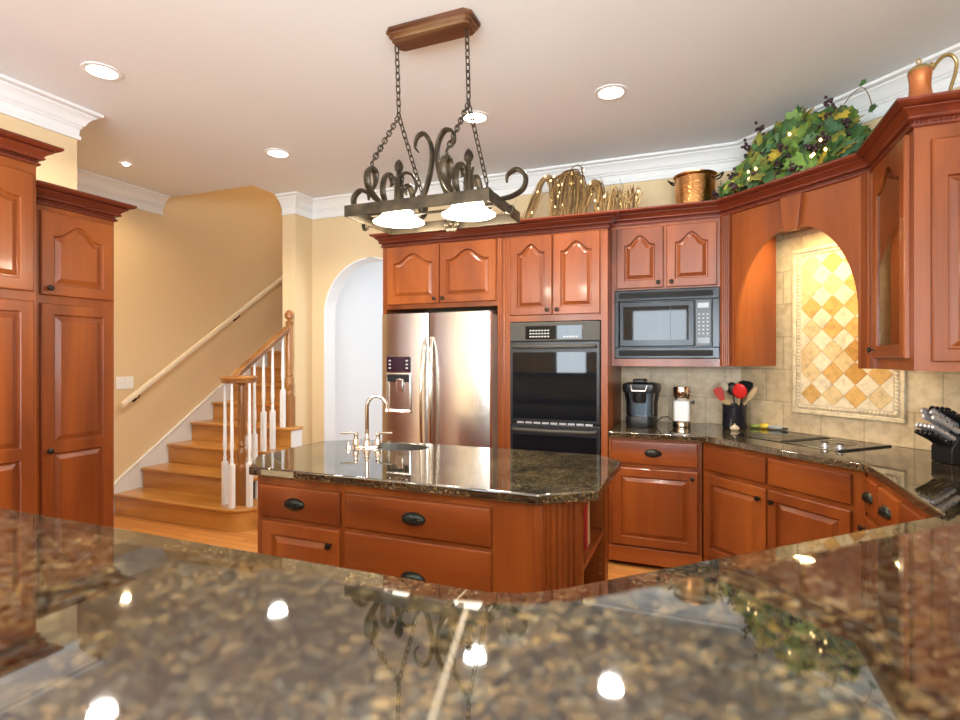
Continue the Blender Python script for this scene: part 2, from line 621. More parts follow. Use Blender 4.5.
# ------------------------------------------------------------------ cabinet doors, drawers and hardware
def door(parent, x, z, w, h, arch=0.0, t=0.02, hinge=None, mirror=False, name='door', y=0.0, midrail=None, glass=False,
         knob=None, matr='cherry', st=0.055):
    """raised-panel door; front at y - t. knob: (dx, dz) from the door's lower left"""
    def loop(ix, izb, izt, yy, ar, n=14):
        pts = [(x + ix, yy, z + izb), (x + w - ix, yy, z + izb)]
        xr, xl = x + w - ix, x + ix
        for k in range(n + 1):
            u = 1 - 2 * k / n
            xx = (xl + xr) / 2 + u * (xr - xl) / 2
            uu = min(1.0, abs(u) / 0.86)
            zz = z + h - izt - ar + ar * (0.5 + 0.5 * math.cos(PI * uu))
            pts.append((xx, yy, zz))
        return pts
    f = y - t
    b = B()
    segs = [(0, h)] if midrail is None else [(0, midrail), (midrail, h)]
    b.loft([loop(0, 0, 0, y - 0.0006, 0), loop(0, 0, 0, f + 0.005, 0), loop(0.005, 0.005, 0.005, f, 0)], cap1=False)
    H0, Z0 = h, z
    if midrail is None:
        a = arch
        lps = [loop(0.005, 0.005, 0.005, f, 0), loop(st, st, st, f, a)]
        b.loft(lps, cap0=False, cap1=False)
        if glass:
            b.loft([loop(st, st, st, f, a), loop(st, st, st, y - 0.001, a)], cap0=False, cap1=False)
        else:
            b.loft([loop(st, st, st, f, a), loop(st + 0.003, st + 0.003, st + 0.003, f + 0.004, a), loop(st + 0.006, st + 0.006, st + 0.006, f + 0.013, a),
                    loop(st + 0.013, st + 0.013, st + 0.013, f + 0.013, a), loop(st + 0.034, st + 0.034, st + 0.034, f + 0.003, a * 0.97), loop(st + 0.036, st + 0.036, st + 0.036, f + 0.0005, a * 0.97),
                    loop(st + 0.040, st + 0.040, st + 0.040, f + 0.0005, a * 0.97)], cap0=False, cap1=True)
    else:
        # frame strips around two panels
        for (z0, z1) in ((st, midrail - st / 2), (midrail + st / 2, h - st)):
            def lp2(i, yy):
                return [(x + st + i, yy, z + z0 + i), (x + w - st - i, yy, z + z0 + i), (x + w - st - i, yy, z + z1 - i), (x + st + i, yy, z + z1 - i)]
            b.loft([lp2(0, f), lp2(0.003, f + 0.004), lp2(0.006, f + 0.013), lp2(0.013, f + 0.013), lp2(0.034, f + 0.003), lp2(0.036, f + 0.0005), lp2(0.04, f + 0.0005)], cap0=False)
        e = 0.005
        xs = [x + e, x + st, x + w - st, x + w - e]
        zs = [z + e, z + st, z + midrail - st / 2, z + midrail + st / 2, z + h - st, z + h - e]
        for i in range(3):
            for j in range(5):
                if i == 1 and j in (1, 3):
                    continue
                b.face([b.bm.verts.new(q) for q in ((xs[i], f, zs[j]), (xs[i + 1], f, zs[j]), (xs[i + 1], f, zs[j + 1]), (xs[i], f, zs[j + 1]))])
        bmesh.ops.remove_doubles(b.bm, verts=b.bm.verts, dist=1e-5)
    o = b.done(name, M[matr], parent, ang=25)
    if glass:
        g = B()
        g.loft([loop(st - 0.004, st - 0.004, st - 0.004, y - 0.012, arch), loop(st - 0.004, st - 0.004, st - 0.004, y - 0.008, arch)])
        g.done('glass_pane', M['doorglass'], o)
    if knob:
        add_knob(o, x + knob[0], f, z + knob[1])
    return o


def add_knob(parent, x, f, z):
    b = B()
    rot = Matrix.Rotation(PI / 2, 3, 'X')      # axis z -> -y
    b.lathe([(0.007, 0.0), (0.0065, 0.004), (0.0045, 0.008), (0.005, 0.013), (0.012, 0.016), (0.0155, 0.021), (0.0145, 0.026), (0.008, 0.029), (0.001, 0.030)],
            (x, f, z), 16, rot)
    return b.done('knob', M['bronze'], parent)


def add_pull(parent, x, f, z, w=0.112, h=0.056):
    """leaf shaped shell pull"""
    b = B()
    b.sm = True
    nu, nv = 22, 8
    loops = []
    for j in range(nv + 1):
        a = PI / 2 * j / nv
        lp = []
        for i in range(nu):
            th = 2 * PI * i / nu
            ex = math.cos(th)
            ez = math.sin(th)
            tip = 1 - 0.35 * max(0, ex) ** 3 * abs(ez)
            rr = math.cos(a)
            ribz = 1 + 0.06 * math.cos(9 * th)
            lp.append((x + ex * w / 2 * max(rr, 0.02), f - 0.0005 - math.sin(a) * 0.024 * ribz, z + ez * h / 2 * tip * max(rr, 0.02)))
        loops.append(lp)
    b.loft(loops)
    for k in range(-3, 4):
        u = k * 0.012
        b.tube([(x + u - 0.006, f - 0.0245 * math.cos(u * 22), z - 0.012), (x + u + 0.006, f - 0.0255 * math.cos(u * 22), z + 0.012)], 0.0022, 5)
    return b.done('cup_pull', M['pull'], parent)


def drawer(parent, x, z, w, h, pull=True, t=0.02, y=0.0, px=None, name='drawer_front'):
    b = B()
    f = y - t
    def lp(i, yy):
        return [(x + i, yy, z + i), (x + w - i, yy, z + i), (x + w - i, yy, z + h - i), (x + i, yy, z + h - i)]
    b.loft([lp(0, y - 0.0006), lp(0, f + 0.006), lp(0.004, f + 0.002), lp(0.010, f)])
    o = b.done(name, M['cherry_h'], parent, ang=25)
    if pull:
        add_pull(o, px if px is not None else x + w / 2, f, z + h / 2)
    return o


def fluted(parent, x, w, z0, z1, t=0.012, n=4, y=0.0, name='fluted_pilaster', plinth=0.0):
    """fluted strip on the front"""
    pts = [(x, y - 0.0004), (x, y - t)]
    m = 0.012
    fw = (w - 2 * m) / n
    for i in range(n):
        a = x + m + i * fw
        for k in range(7):
            u = k / 6
            pts.append((a + fw * (0.12 + 0.76 * u), y - t + 0.007 * math.sin(PI * u)))
    pts += [(x + w, y - t), (x + w, y - 0.0004)]
    b = B()
    b.prism(pts[::-1], z0, z1)
    return b.done(name, M['cherry'], parent, ang=50)
# ================================================================== the setting
CZ = 3.025
YB = 4.55          # back wall face
DG = 4.84          # diagonal wall x + y
XL = -4.97         # stair wall face
XP = -3.75         # wall behind the pantries
CORN = (DG - YB, YB)                # back / diagonal corner
CORN2 = (XR, DG - XR)               # diagonal / right corner

struct(B().box(-5.6, 3.0, -4.2, 8.0, -0.1, 0.0).done('floor', M['floor']))
b = B()
for x0, x1, y0, y1 in ((-5.6, XL - 0.001, -3.6, 8), (XL - 0.001, 2.2, -3.6, 3.9), (-3.86, 2.2, 3.9, 8)):
    b.box(x0, x1, y0, y1, CZ, CZ + 0.25)
struct(b.done('ceiling', M['ceiling']))
struct(B().box(XL - 0.15, XL, 2.15, 7.6, 0, 5.6).done('wall_left', M['paint']))
# pantry wall with the return to the stair wall
b = B().prism([(XL - 0.15, 2.15), (XP - 0.15, 2.15), (XP - 0.15, -3.6), (XP, -3.6), (XP, 2.30), (XL - 0.15, 2.30)], 0, CZ)
struct(b.done('wall_pantry', M['paint']))
# stair shaft beyond the ceiling edge
b = B()
b.box(-3.86, -3.70, 4.30, 7.6, 0, 5.6)
b.box(-3.86, -3.70, 3.9, 4.30, CZ + 0.25, 5.6)
b.box(XL, -3.86, 7.5, 7.6, 0, 5.6)
b.box(XL, -3.70, 3.75, 3.9, CZ + 0.25, 5.6)
struct(b.done('wall_stair', M['paint']))
struct(B().box(XL - 0.15, -3.70, 3.75, 7.6, 5.6, 5.7).done('ceiling_stair', M['ceiling']))
# back wall with the arched opening
ax, ar, asz = -3.0, 0.55, 1.86
N = 24
arch_pts = [(ax - ar * math.cos(PI * k / N), asz + ar * math.sin(PI * k / N)) for k in range(N + 1)]
b = B()
b.prism([(-3.6995, 0), (ax - ar, 0)] + arch_pts + [(ax + ar, 0), (CORN[0] + 0.12, 0), (CORN[0] + 0.12, CZ), (-3.6995, CZ)], YB, YB + 0.16, 'y')
struct(b.done('wall_back', M['paint']))
# white lining of the arch
b = B()
ring = [(ax - ar, 0.0)] + arch_pts + [(ax + ar, 0.0)]
def ring_in(d):
    return [(ax - ar + d, 0.0)] + [(ax - (ar - d) * math.cos(PI * k / N), asz + (ar - d) * math.sin(PI * k / N)) for k in range(N + 1)] + [(ax + ar - d, 0.0)]
o1, i1 = ring_in(0.0005), ring_in(0.014)
for k in range(len(o1) - 1):
    b.prism([o1[k], i1[k], i1[k + 1], o1[k + 1]], YB - 0.004, YB + 0.164, 'y')
bmesh.ops.remove_doubles(b.bm, verts=b.bm.verts, dist=1e-5)
struct(b.done('trim_1', M['white']))
# hall past the arch
b = B()
b.box(-3.6995, -3.68, YB + 0.165, 7.2, 0, CZ)
b.box(-3.68, -1.2, 7.2, 7.3, 0, CZ)
b.box(-1.2, -1.1, YB + 0.165, 7.3, 0, CZ)
b.box(-3.68, -2.46, YB + 0.165, YB + 0.17, 2.5, CZ)
struct(b.done('wall_hall', M['hallpaint']))
# diagonal and right walls
dvec = (1 / R2, -1 / R2)
DL = (CORN2[0] - CORN[0]) * R2
struct(B().box(0, DL, 0, 0.15, 0, CZ).done('wall_corner', M['paint'], loc=(CORN[0], CORN[1], 0)))
bpy.data.objects['wall_corner'].rotation_euler = (0, 0, -PI / 4)
b = B()
ys = [-3.6]
for cy, w in WIN_RIGHT_ADDED:
    ys += [cy - w / 2, cy + w / 2]
    b.box(XR, XR + 0.15, cy - w / 2, cy + w / 2, 0, 0.7)
    b.box(XR, XR + 0.15, cy - w / 2, cy + w / 2, 2.4, CZ)
ys.append(CORN2[1] + 0.05)
for i in range(0, len(ys), 2):
    b.box(XR, XR + 0.15, ys[i], ys[i + 1], 0, CZ)
bmesh.ops.remove_doubles(b.bm, verts=b.bm.verts, dist=1e-5)
struct(b.done('wall_right', M['paint']))
# wall behind the camera with windows
b = B()
xs = [XP]
for cx, w in WIN_FRONT:
    xs += [cx - w / 2, cx + w / 2]
xs.append(XR)
for i in range(0, len(xs), 2):
    b.box(xs[i], xs[i + 1], -3.6, -3.45, 0, CZ)
for cx, w in WIN_FRONT:
    b.box(cx - w / 2, cx + w / 2, -3.6, -3.45, 0, 0.7)
    b.box(cx - w / 2, cx + w / 2, -3.6, -3.45, 2.4, CZ)
bmesh.ops.remove_doubles(b.bm, verts=b.bm.verts, dist=1e-5)
struct(b.done('wall_front', M['paint']))
def window(name, loc, rz, w):
    """local x along the wall, y outwards"""
    b = B()
    x0, x1 = -w / 2 + 0.002, w / 2 - 0.002
    for a, c in ((x0, x0 + 0.06), (x1 - 0.06, x1), (-0.02, 0.02)):
        b.box(a, c, 0.05, 0.13, 0.702, 2.398)
    for a, c in ((0.702, 0.76), (2.34, 2.398), (1.53, 1.57)):
        b.box(x0, x1, 0.051, 0.129, a, c)
    o = struct(b.done(name, M['white'], loc=loc))
    o.rotation_euler = (0, 0, rz)
    B().box(x0 + 0.05, x1 - 0.05, 0.09, 0.095, 0.75, 2.35).done('pane', M['glass'], o)
for i, (cx, w) in enumerate(WIN_FRONT):
    window('window_%d' % (i + 1), (cx, -3.45, 0), PI, w)
for i, (cy, w) in enumerate(WIN_RIGHT_ADDED):
    window('window_%d' % (i + 3), (XR, cy, 0), -PI / 2, w)
struct(B().box(-14, 14, -20, -4.3, -0.3, -0.1).done('ground', M['ground']))

# ceiling crown
CC = [(0.0, -0.185), (0.014, -0.185), (0.016, -0.165), (0.008, -0.158), (0.010, -0.118), (0.022, -0.108), (0.018, -0.100), (0.030, -0.092), (0.040, -0.070),
      (0.058, -0.046), (0.076, -0.034), (0.076, -0.026), (0.090, -0.024), (0.104, -0.018), (0.104, -0.001), (0.0, -0.001)]
CCP = [(o + 0.0005, CZ + z) for o, z in CC]
def ceiling_crown(name, path):
    b = B()
    b.sm = True
    sweep(b, path, CCP)
    struct(b.done(name, M['white'], ang=22))
ceiling_crown('trim_2', [(-3.86, 4.30), (-3.70, 4.30), (-3.70, YB), CORN, CORN2, (XR, -3.4)])
ceiling_crown('trim_3', [(XP, -3.4), (XP, 2.30), (XP - 0.5, 2.30)])
ceiling_crown('trim_4', [(XL, 2.31), (XL, 3.85)])
# baseboards
b = B().box(-3.6985, -3.5505, YB - 0.016, YB - 0.0005, 0, 0.13)
struct(b.done('baseboard_back', M['white']))
b = B().box(-3.6995, -3.684, 4.31, YB - 0.017, 0.0, 0.13)
struct(b.done('baseboard_stair', M['white']))
# skirt board along the stair wall
b = B()
pz = lambda y: 0.188 + (y - 3.33) * 0.6963
b.prism([(2.32, 0), (7.0, 0), (7.0, pz(7.0) + 0.06), (3.42, pz(3.42) + 0.06), (3.34, 0.235), (3.25, 0.20), (2.32, 0.20)], XL + 0.0005, XL + 0.018, 'x')
b.prism([(3.25, 0.20), (3.34, 0.235), (3.42, pz(3.42) + 0.06), (7.0, pz(7.0) + 0.06), (7.0, pz(7.0) + 0.08), (3.42, pz(3.42) + 0.08), (3.33, 0.255), (3.25, 0.22), (2.32, 0.22), (2.32, 0.20)], XL + 0.0005, XL + 0.028, 'x')
struct(b.done('baseboard_left', M['white'], bevel=0.003))

# tile backsplash (local x along each wall)
def splash(name, loc, rz, w, z0, z1):
    o = B().box(0, w, -0.010, -0.0005, z0, z1).done(name, M['tile'], loc=loc)
    o.rotation_euler = (0, 0, rz)
    o['label'] = 'travertine tile backsplash'
    return struct(o)
splash('trim_5', (-0.586, YB, 0), 0, CORN[0] + 0.586 - 0.004, 0.9215, 1.50)
splash('trim_6', (CORN[0], CORN[1], 0), -PI / 4, DL, 0.9215, 2.40)
splash('trim_7', (XR, CORN2[1], 0), -PI / 2, 1.9, 0.9215, 1.372)

# ================================================================== decorative tile panel
PN = thing('tile_panel', 'framed panel of diamond travertine tiles on the tiled wall behind the cooktop', 'tile panel', (CORN[0], CORN[1], 1.055), -PI / 4)
u0, u1, z0, z1 = 0.435, 1.125, 1.055, 2.15
yw = -0.0105
B().box(u0, u1, yw - 0.006, yw, z0, z1).done('grout_bed', M['grout'], PN)
def clip(poly, x0, x1, y0, y1):
    for ax_, lim, sgn in ((0, x0, 1), (0, x1, -1), (1, y0, 1), (1, y1, -1)):
        out = []
        for i in range(len(poly)):
            a, c = poly[i - 1], poly[i]
            ia, ic = sgn * (a[ax_] - lim) >= 0, sgn * (c[ax_] - lim) >= 0
            if ia != ic:
                tt = (lim - a[ax_]) / (c[ax_] - a[ax_])
                out.append((a[0] + (c[0] - a[0]) * tt, a[1] + (c[1] - a[1]) * tt))
            if ic:
                out.append(c)
        poly = out
        if len(poly) < 3:
            return []
    return poly
b = B()
bd = 0.062
hd = 0.0705
rows = int((z1 - z0) / hd) + 3
for j in range(-1, rows):
    for i in range(-1, 8):
        cx = u0 + bd + (2 * i + (j % 2)) * hd
        cz = z0 + bd + j * hd
        h = hd - 0.0018
        pl = clip([(cx, cz - h), (cx + h, cz), (cx, cz + h), (cx - h, cz)], u0 + bd, u1 - bd, z0 + bd, z1 - bd)
        if pl:
            up = (cz - z0) / (z1 - z0)
            if j % 2:
                b.mi = rnd.choices([1, 2, 3], [1 + 4 * up, 3, 2.2 * (1 - up)])[0]
            else:
                b.mi = rnd.choices([0, 1], [4, 0.8])[0]
            b.prism(pl, yw - 0.0105, yw - 0.006, 'y')
b.done('diamond_tiles', M['dia'], PN)
b = B()
for (a0, a1, c0, c1) in ((u0, u1, z0, z0 + 0.026), (u0, u1, z1 - 0.026, z1), (u0, u0 + 0.026, z0 + 0.026, z1 - 0.026), (u1 - 0.026, u1, z0 + 0.026, z1 - 0.026)):
    b.box(a0, a1, yw - 0.018, yw - 0.006, c0, c1)
o = b.done('border_frame', M['border'], PN, bevel=0.004)
b = B()
e = 0.043
def rope_run(p, q):
    p, q = Vector(p), Vector(q)
    d = q - p
    n = int(d.length / 0.022)
    dd = d.normalized()
    pr = Vector((-dd.z, 0, dd.x))
    for k in range(n):
        c = p + d * ((k + 0.5) / n)
        b.tube([c - dd * 0.007 - pr * 0.009, c - Vector((0, 0.003, 0)), c + dd * 0.007 + pr * 0.009], [0.005, 0.008, 0.005], 6)
yy = yw - 0.011
for p, q in (((u0 + e, yy, z0 + e), (u1 - e, yy, z0 + e)), ((u0 + e, yy, z1 - e), (u1 - e, yy, z1 - e)),
             ((u0 + e, yy, z0 + e), (u0 + e, yy, z1 - e)), ((u1 - e, yy, z0 + e), (u1 - e, yy, z1 - e))):
    rope_run(p, q)
b.done('rope_border', M['border'], PN)

# ================================================================== counters and peninsula
bar_out = {}
kw = [(-2.45, 0.28), (-0.14 + 0.05, 0.28), (XR - 0.0005, 1.77 + 0.0), (XR - 0.0005, 1.94), (-0.14, 0.40), (-2.45, 0.40)]
struct(B().prism(kw, 0, 1.1795).done('wall_peninsula', M['paint']))
BAR = thing('bar_countertop', 'raised polished granite bar top in the foreground with a pale seam', 'countertop', (-0.3, 0.3, 1.18), world=True)
far_y, dg1 = 0.43, 0.57
near_y, dg0 = 0.06, 0.04
poly = [(-2.5, near_y), (near_y - dg0, near_y), (XR - 0.002, XR + dg0), (XR - 0.002, XR + dg1), (far_y - dg1, far_y), (-2.5, far_y)]
poly = fillet(poly, {4: 0.22}, 0, 10)
B().prism(poly, 1.18, 1.22).done('slab', M['granite'], BAR, bevel=0.006, seg=3)
b = B()
p, q = Vector((-0.183, 0.425)), Vector((-0.092, 0.09))
d = (q - p).normalized()
nr = Vector((d.y, -d.x)) * 0.0011
b.prism([tuple(p - nr), tuple(p + nr), tuple(q + nr), tuple(q - nr)], 1.2196, 1.2203)
b.done('seam', M['seam'], BAR)

WK = thing('countertop', 'long polished granite counter wrapping the back wall, cooktop corner and peninsula', 'countertop', (0.3, 3.3, 0.88), world=True)
poly = [(-0.588, YB - 0.001), (-0.588, 3.80), (0.02, 3.80), (0.733, 3.087), (0.733, 2.203), (-0.365, 1.105), (-2.45, 1.105), (-2.45, 0.402),
        (-0.142, 0.402), (XR - 0.001, XR + 0.543), (XR - 0.001, CORN2[1] - 0.001), (CORN[0], YB - 0.001)]
pf = fillet(poly, {2: 0.10, 3: 0.10, 4: 0.045, 5: 0.28}, 0, 8)
B().prism(pf[::-1] if False else pf, 0.88, 0.92).done('slab', M['granite'], WK, bevel=0.007, seg=3)
B().box(-0.476, -0.4735, 0.41, 1.094, 0.9197, 0.9203).done('seam', M['seam'], WK)
# ================================================================== cabinets
def carcass(parent, x0, x1, y0, y1, z0, z1, name='body', m='cherry'):
    return B().box(x0, x1, y0, y1, z0, z1).done(name, M[m], parent, bevel=0.0015, seg=1)

# --- pantries on the left (local x = +Y, depth = -X)
TP = thing('pantry_cabinet', 'tallest cherry pantry cabinet, cut by the edge at the far left', 'cabinet', (-3.04, 0.72, 0), PI / 2)
w = 0.955
carcass(TP, 0, w, 0, 0.705, 0.0, 2.39)
crown(TP, [(0, 0.70), (0, 0), (w, 0), (w, 0.70)], 2.375)
B().box(0, w, 0, 0.705, 2.391, 2.44).done('top_deck', M['cherry_dark'], TP)
for i, x in enumerate((0.03, 0.49)):
    door(TP, x, 1.752, 0.445, 0.575, arch=0.07, knob=((0.41, 0.03) if i == 0 else (0.035, 0.03)))
    door(TP, x, 0.13, 0.445, 1.575, midrail=0.83, knob=((0.41, 0.83) if i == 0 else (0.035, 0.83)))
SP = thing('pantry_cabinet', 'shorter cherry pantry cabinet beside the stairs with one arched and one tall door', 'cabinet', (-3.11, 1.677, 0), PI / 2)
w = 0.43
carcass(SP, 0, w, 0, 0.635, 0.0, 2.225)
crown(SP, [(0, 0), (w, 0), (w, 0.63)], 2.205)
B().box(0, w, 0, 0.635, 2.226, 2.27).done('top_deck', M['cherry_dark'], SP)
door(SP, 0.05, 1.748, 0.365, 0.43, arch=0.065, knob=(0.03, 0.035))
door(SP, 0.05, 0.13, 0.365, 1.575, midrail=0.83, knob=(0.03, 0.82))

# --- refrigerator surround (local x = X)
FY = 3.84
FC = thing('refrigerator_cabinet', 'cherry cabinet with two arched doors bridging over the steel refrigerator', 'cabinet', (-2.41, FY, 0), 0)
w = 1.04
carcass(FC, 0, w, 0, 0.705, 1.815, 2.375)
B().box(0, 0.035, 0.0, 0.705, 0, 1.814).done('side_panel', M['cherry'], FC, bevel=0.002)
B().box(w - 0.04, w, 0.0, 0.705, 0, 1.814).done('side_panel', M['cherry'], FC, bevel=0.002)
crown(FC, [(0, 0.70), (0, 0), (w, 0)], 2.325)
B().box(0, w, 0, 0.705, 2.376, 2.42).done('top_deck', M['cherry_dark'], FC)
door(FC, 0.05, 1.852, 0.468, 0.462, arch=0.075, knob=(0.435, 0.035))
door(FC, 0.525, 1.852, 0.468, 0.462, arch=0.075, knob=(0.033, 0.035))
for k in range(2):
    B().box(w - 0.036 + k * 0.016, w - 0.024 + k * 0.016, -0.006, -0.0004, 0.0, 2.32).done('bead_strip', M['cherry'], FC, bevel=0.003)

# --- oven tower
OT = thing('oven_cabinet', 'tall cherry cabinet holding the double oven below two narrow arched doors', 'cabinet', (-1.3675, FY, 0), 0)
w = 0.772
b = B()
b.box(0, 0.06, 0, 0.705, 0, 2.375)
b.box(w - 0.045, w, 0, 0.705, 0, 2.375)
b.box(0.06, w - 0.045, 0, 0.705, 1.69, 2.375)
b.box(0.06, w - 0.045, 0, 0.705, 0, 0.30)
b.box(0.06, w - 0.045, 0.60, 0.705, 0.30, 1.69)
bmesh.ops.remove_doubles(b.bm, verts=b.bm.verts, dist=1e-5)
b.done('body', M['cherry'], OT)
crown(OT, [(0, 0), (w, 0), (w, 0.076)], 2.325)
B().box(0, w, 0, 0.705, 2.376, 2.42).done('top_deck', M['cherry_dark'], OT)
door(OT, 0.062, 1.735, 0.318, 0.575, arch=0.065, knob=(0.285, 0.035))
door(OT, 0.387, 1.735, 0.335, 0.575, arch=0.065, knob=(0.033, 0.035))
drawer(OT, 0.07, 0.12, 0.63, 0.17)
for k in range(2):
    B().box(0.010 + k * 0.018, 0.022 + k * 0.018, -0.006, -0.0004, 0.0, 2.32).done('bead_strip', M['cherry'], OT, bevel=0.003)

# --- microwave wall cabinet
MY = 4.0
MC = thing('upper_cabinet', 'cherry wall cabinet with two arched doors over the built-in microwave', 'cabinet', (-0.593, MY, 1.365), 0)
w = 0.72
b = B()
b.box(0, w, 0, 0.535, 1.905, 2.405)
b.box(0, 0.022, 0, 0.535, 1.365, 1.905)
b.box(w - 0.006, w, 0, 0.535, 1.365, 1.905)
b.box(0.022, w - 0.006, 0, 0.535, 1.365, 1.418)
b.box(0.022, w - 0.006, 0.50, 0.535, 1.418, 1.905)
bmesh.ops.remove_doubles(b.bm, verts=b.bm.verts, dist=1e-5)
b.done('body', M['cherry'], MC)
crown(MC, [(0, 0), (w, 0)], 2.368)
B().box(0, w, 0, 0.535, 2.406, 2.465).done('top_deck', M['cherry_dark'], MC)
door(MC, 0.038, 1.915, 0.318, 0.428, arch=0.065, knob=(0.285, 0.035))
door(MC, 0.376, 1.915, 0.322, 0.428, arch=0.065, knob=(0.033, 0.035))

# --- hood over the cooktop corner (local x along the diagonal)
HL = 0.962
HO = thing('range_hood', 'cherry hood with a wide arch and keystone over the cooktop corner', 'range hood', (0.1295, 4.0, 1.37), -PI / 4)
s0, s1, sp, apex = 0.125, 0.895, 1.66, 2.195
cxh, rw, rh = (s0 + s1) / 2, (s1 - s0) / 2, apex - sp
N = 32
ap = [(cxh - rw * math.cos(PI * k / N), sp + rh * math.sin(PI * k / N)) for k in range(N + 1)]
b = B()
b.prism([(0.0, 1.37), (s0, 1.37)] + ap + [(s1, 1.37), (HL, 1.37), (HL, 2.405), (0.0, 2.405)], 0, 0.022, 'y')
b.done('arched_front', M['cherry'], HO)
B().box(0.097, 0.117, 0.0225, 0.375, 1.37, 2.405).done('inner_side', M['cherry'], HO)
B().box(HL - 0.055, HL - 0.037, 0.0225, 0.375, 1.37, 2.405).done('inner_side', M['cherry'], HO)
B().box(0.1175, HL - 0.0555, 0.0225, 0.455, 2.27, 2.30).done('inner_top', M['cherry_h'], HO)
fluted(HO, 0.004, 0.085, 1.37, 2.37, n=4)
fluted(HO, 0.905, 0.055, 1.37, 2.37, n=3)
b = B()
b.prism([(0.488, 2.165), (0.572, 2.165), (0.598, 2.365), (0.462, 2.365)], -0.03, -0.0004, 'y')
b.done('keystone', M['cherry'], HO, bevel=0.003)
crown(HO, [(0, 0), (HL, 0)], 2.368)
B().prism([(0, 0.0), (HL, 0.0), (HL - 0.06, 0.48), (0.10, 0.48)], 2.406, 2.465).done('top_deck', M['cherry_dark'], HO)
lamp = B().box(0.25, 0.77, 0.16, 0.26, 2.255, 2.2695).done('hood_light', M['lens'], HO)
area('hood_lamp', (0.51, 0.21, 2.25 - 1.37), (0, 0, 0), 0.5, 0.09, 8.5, (1.0, 0.76, 0.32), HO)

# --- right wall cabinet with the glass door (local x = -Y)
RX, RY0, RY1 = 0.812, 3.317, 2.735
GC = thing('upper_cabinet', 'cherry wall cabinet with an arched glass door and raised end panel at the far right', 'cabinet', (RX, RY0, 1.372), -PI / 2)
w = RY0 - RY1
dp = XR - RX - 0.012
b = B()
b.box(0, w, 0.0, dp, 1.372, 1.392)
b.box(0, w, 0.0, dp, 2.36, 2.405)
b.box(0, 0.018, 0.0, dp, 1.392, 2.36)
b.box(w - 0.02, w, 0.0, dp, 1.392, 2.36)
b.box(0.018, w - 0.02, dp - 0.015, dp, 1.392, 2.36)
b.box(0.018, 0.09, 0, 0.02, 1.392, 2.36)
b.box(w - 0.06, w - 0.02, 0, 0.02, 1.392, 2.36)
b.box(0.09, w - 0.06, 0, 0.02, 1.392, 1.44)
b.box(0.09, w - 0.06, 0, 0.02, 2.34, 2.36)
bmesh.ops.remove_doubles(b.bm, verts=b.bm.verts, dist=1e-5)
b.done('body', M['cherry'], GC)
B().box(0.02, w - 0.022, 0.05, dp - 0.02, 1.86, 1.88).done('shelf', M['cherry_h'], GC)
door(GC, 0.08, 1.425, w - 0.13, 0.935, arch=0.085, glass=True, knob=(0.03, 0.04), st=0.06)
fluted(GC, 0.006, 0.062, 1.372, 2.36, n=3)
# raised panel on the end that faces the camera: built in its own frame
EP = door(GC, 0.055, 1.41, dp - 0.06, 0.90, arch=0.10, name='end_panel', t=0.018, st=0.05)
EP.rotation_euler = (0, 0, PI / 2)
EP.location = (w, 0, -1.372)
crown(GC, [(0, 0), (w, 0), (w, dp)], 2.368)
B().box(0, w, 0, dp, 2.406, 2.465).done('top_deck', M['cherry_dark'], GC)

# --- base cabinets
LB = thing('base_cabinet', 'cherry base cabinet with one drawer and one door beside the oven tower', 'cabinet', (-0.588, FY, 0), 0)
w = 0.60
carcass(LB, 0, w, 0, 0.70, 0.10, 0.879)
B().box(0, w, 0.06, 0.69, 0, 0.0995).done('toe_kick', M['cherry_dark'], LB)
B().box(0, w, -0.012, -0.0005, 0.03, 0.135).done('base_moulding', M['cherry_h'], LB, bevel=0.004)
drawer(LB, 0.018, 0.705, 0.555, 0.158)
door(LB, 0.03, 0.15, 0.543, 0.525, knob=(0.51, 0.485))
CB = thing('cooktop_cabinet', 'cherry base cabinet turned across the corner beneath the cooktop', 'cabinet', (0.0165, 3.845, 0), -PI / 4)
w = 1.02
b = B()
b.prism([(0.003, 0.0), (w, 0.0), (w - 0.3, 0.62), (0.3, 0.62)], 0.10, 0.879)
b.done('body', M['cherry'], CB)
b = B()
b.prism([(0.05, 0.06), (w - 0.05, 0.06), (w - 0.3, 0.60), (0.3, 0.60)], 0.0, 0.0995)
b.done('toe_kick', M['cherry_dark'], CB)
drawer(CB, 0.025, 0.705, 0.452, 0.150, pull=False, name='false_drawer_front')
drawer(CB, 0.497, 0.705, 0.462, 0.150, pull=False, name='false_drawer_front')
door(CB, 0.025, 0.15, 0.458, 0.525, knob=(0.42, 0.465))
door(CB, 0.493, 0.15, 0.466, 0.525, knob=(0.04, 0.465))
RB = thing('base_cabinet', 'cherry drawer base running from the cooktop corner to the peninsula', 'cabinet', (0.742, 3.118, 0), -PI / 2)
w = 0.99
carcass(RB, 0.0, w, 0, XR - 0.742 - 0.002, 0.10, 0.879)
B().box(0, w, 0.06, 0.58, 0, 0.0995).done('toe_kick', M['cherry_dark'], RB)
xs = [0.02, 0.235, 0.53]
for k, x in enumerate(xs):
    ww = 0.195 if k == 0 else 0.275
    drawer(RB, x, 0.70, ww, 0.16)
    if k == 0:
        door(RB, x, 0.15, ww, 0.525, st=0.045, knob=(0.03, 0.47))
    else:
        drawer(RB, x, 0.42, ww, 0.255)
        drawer(RB, x, 0.15, ww, 0.255)
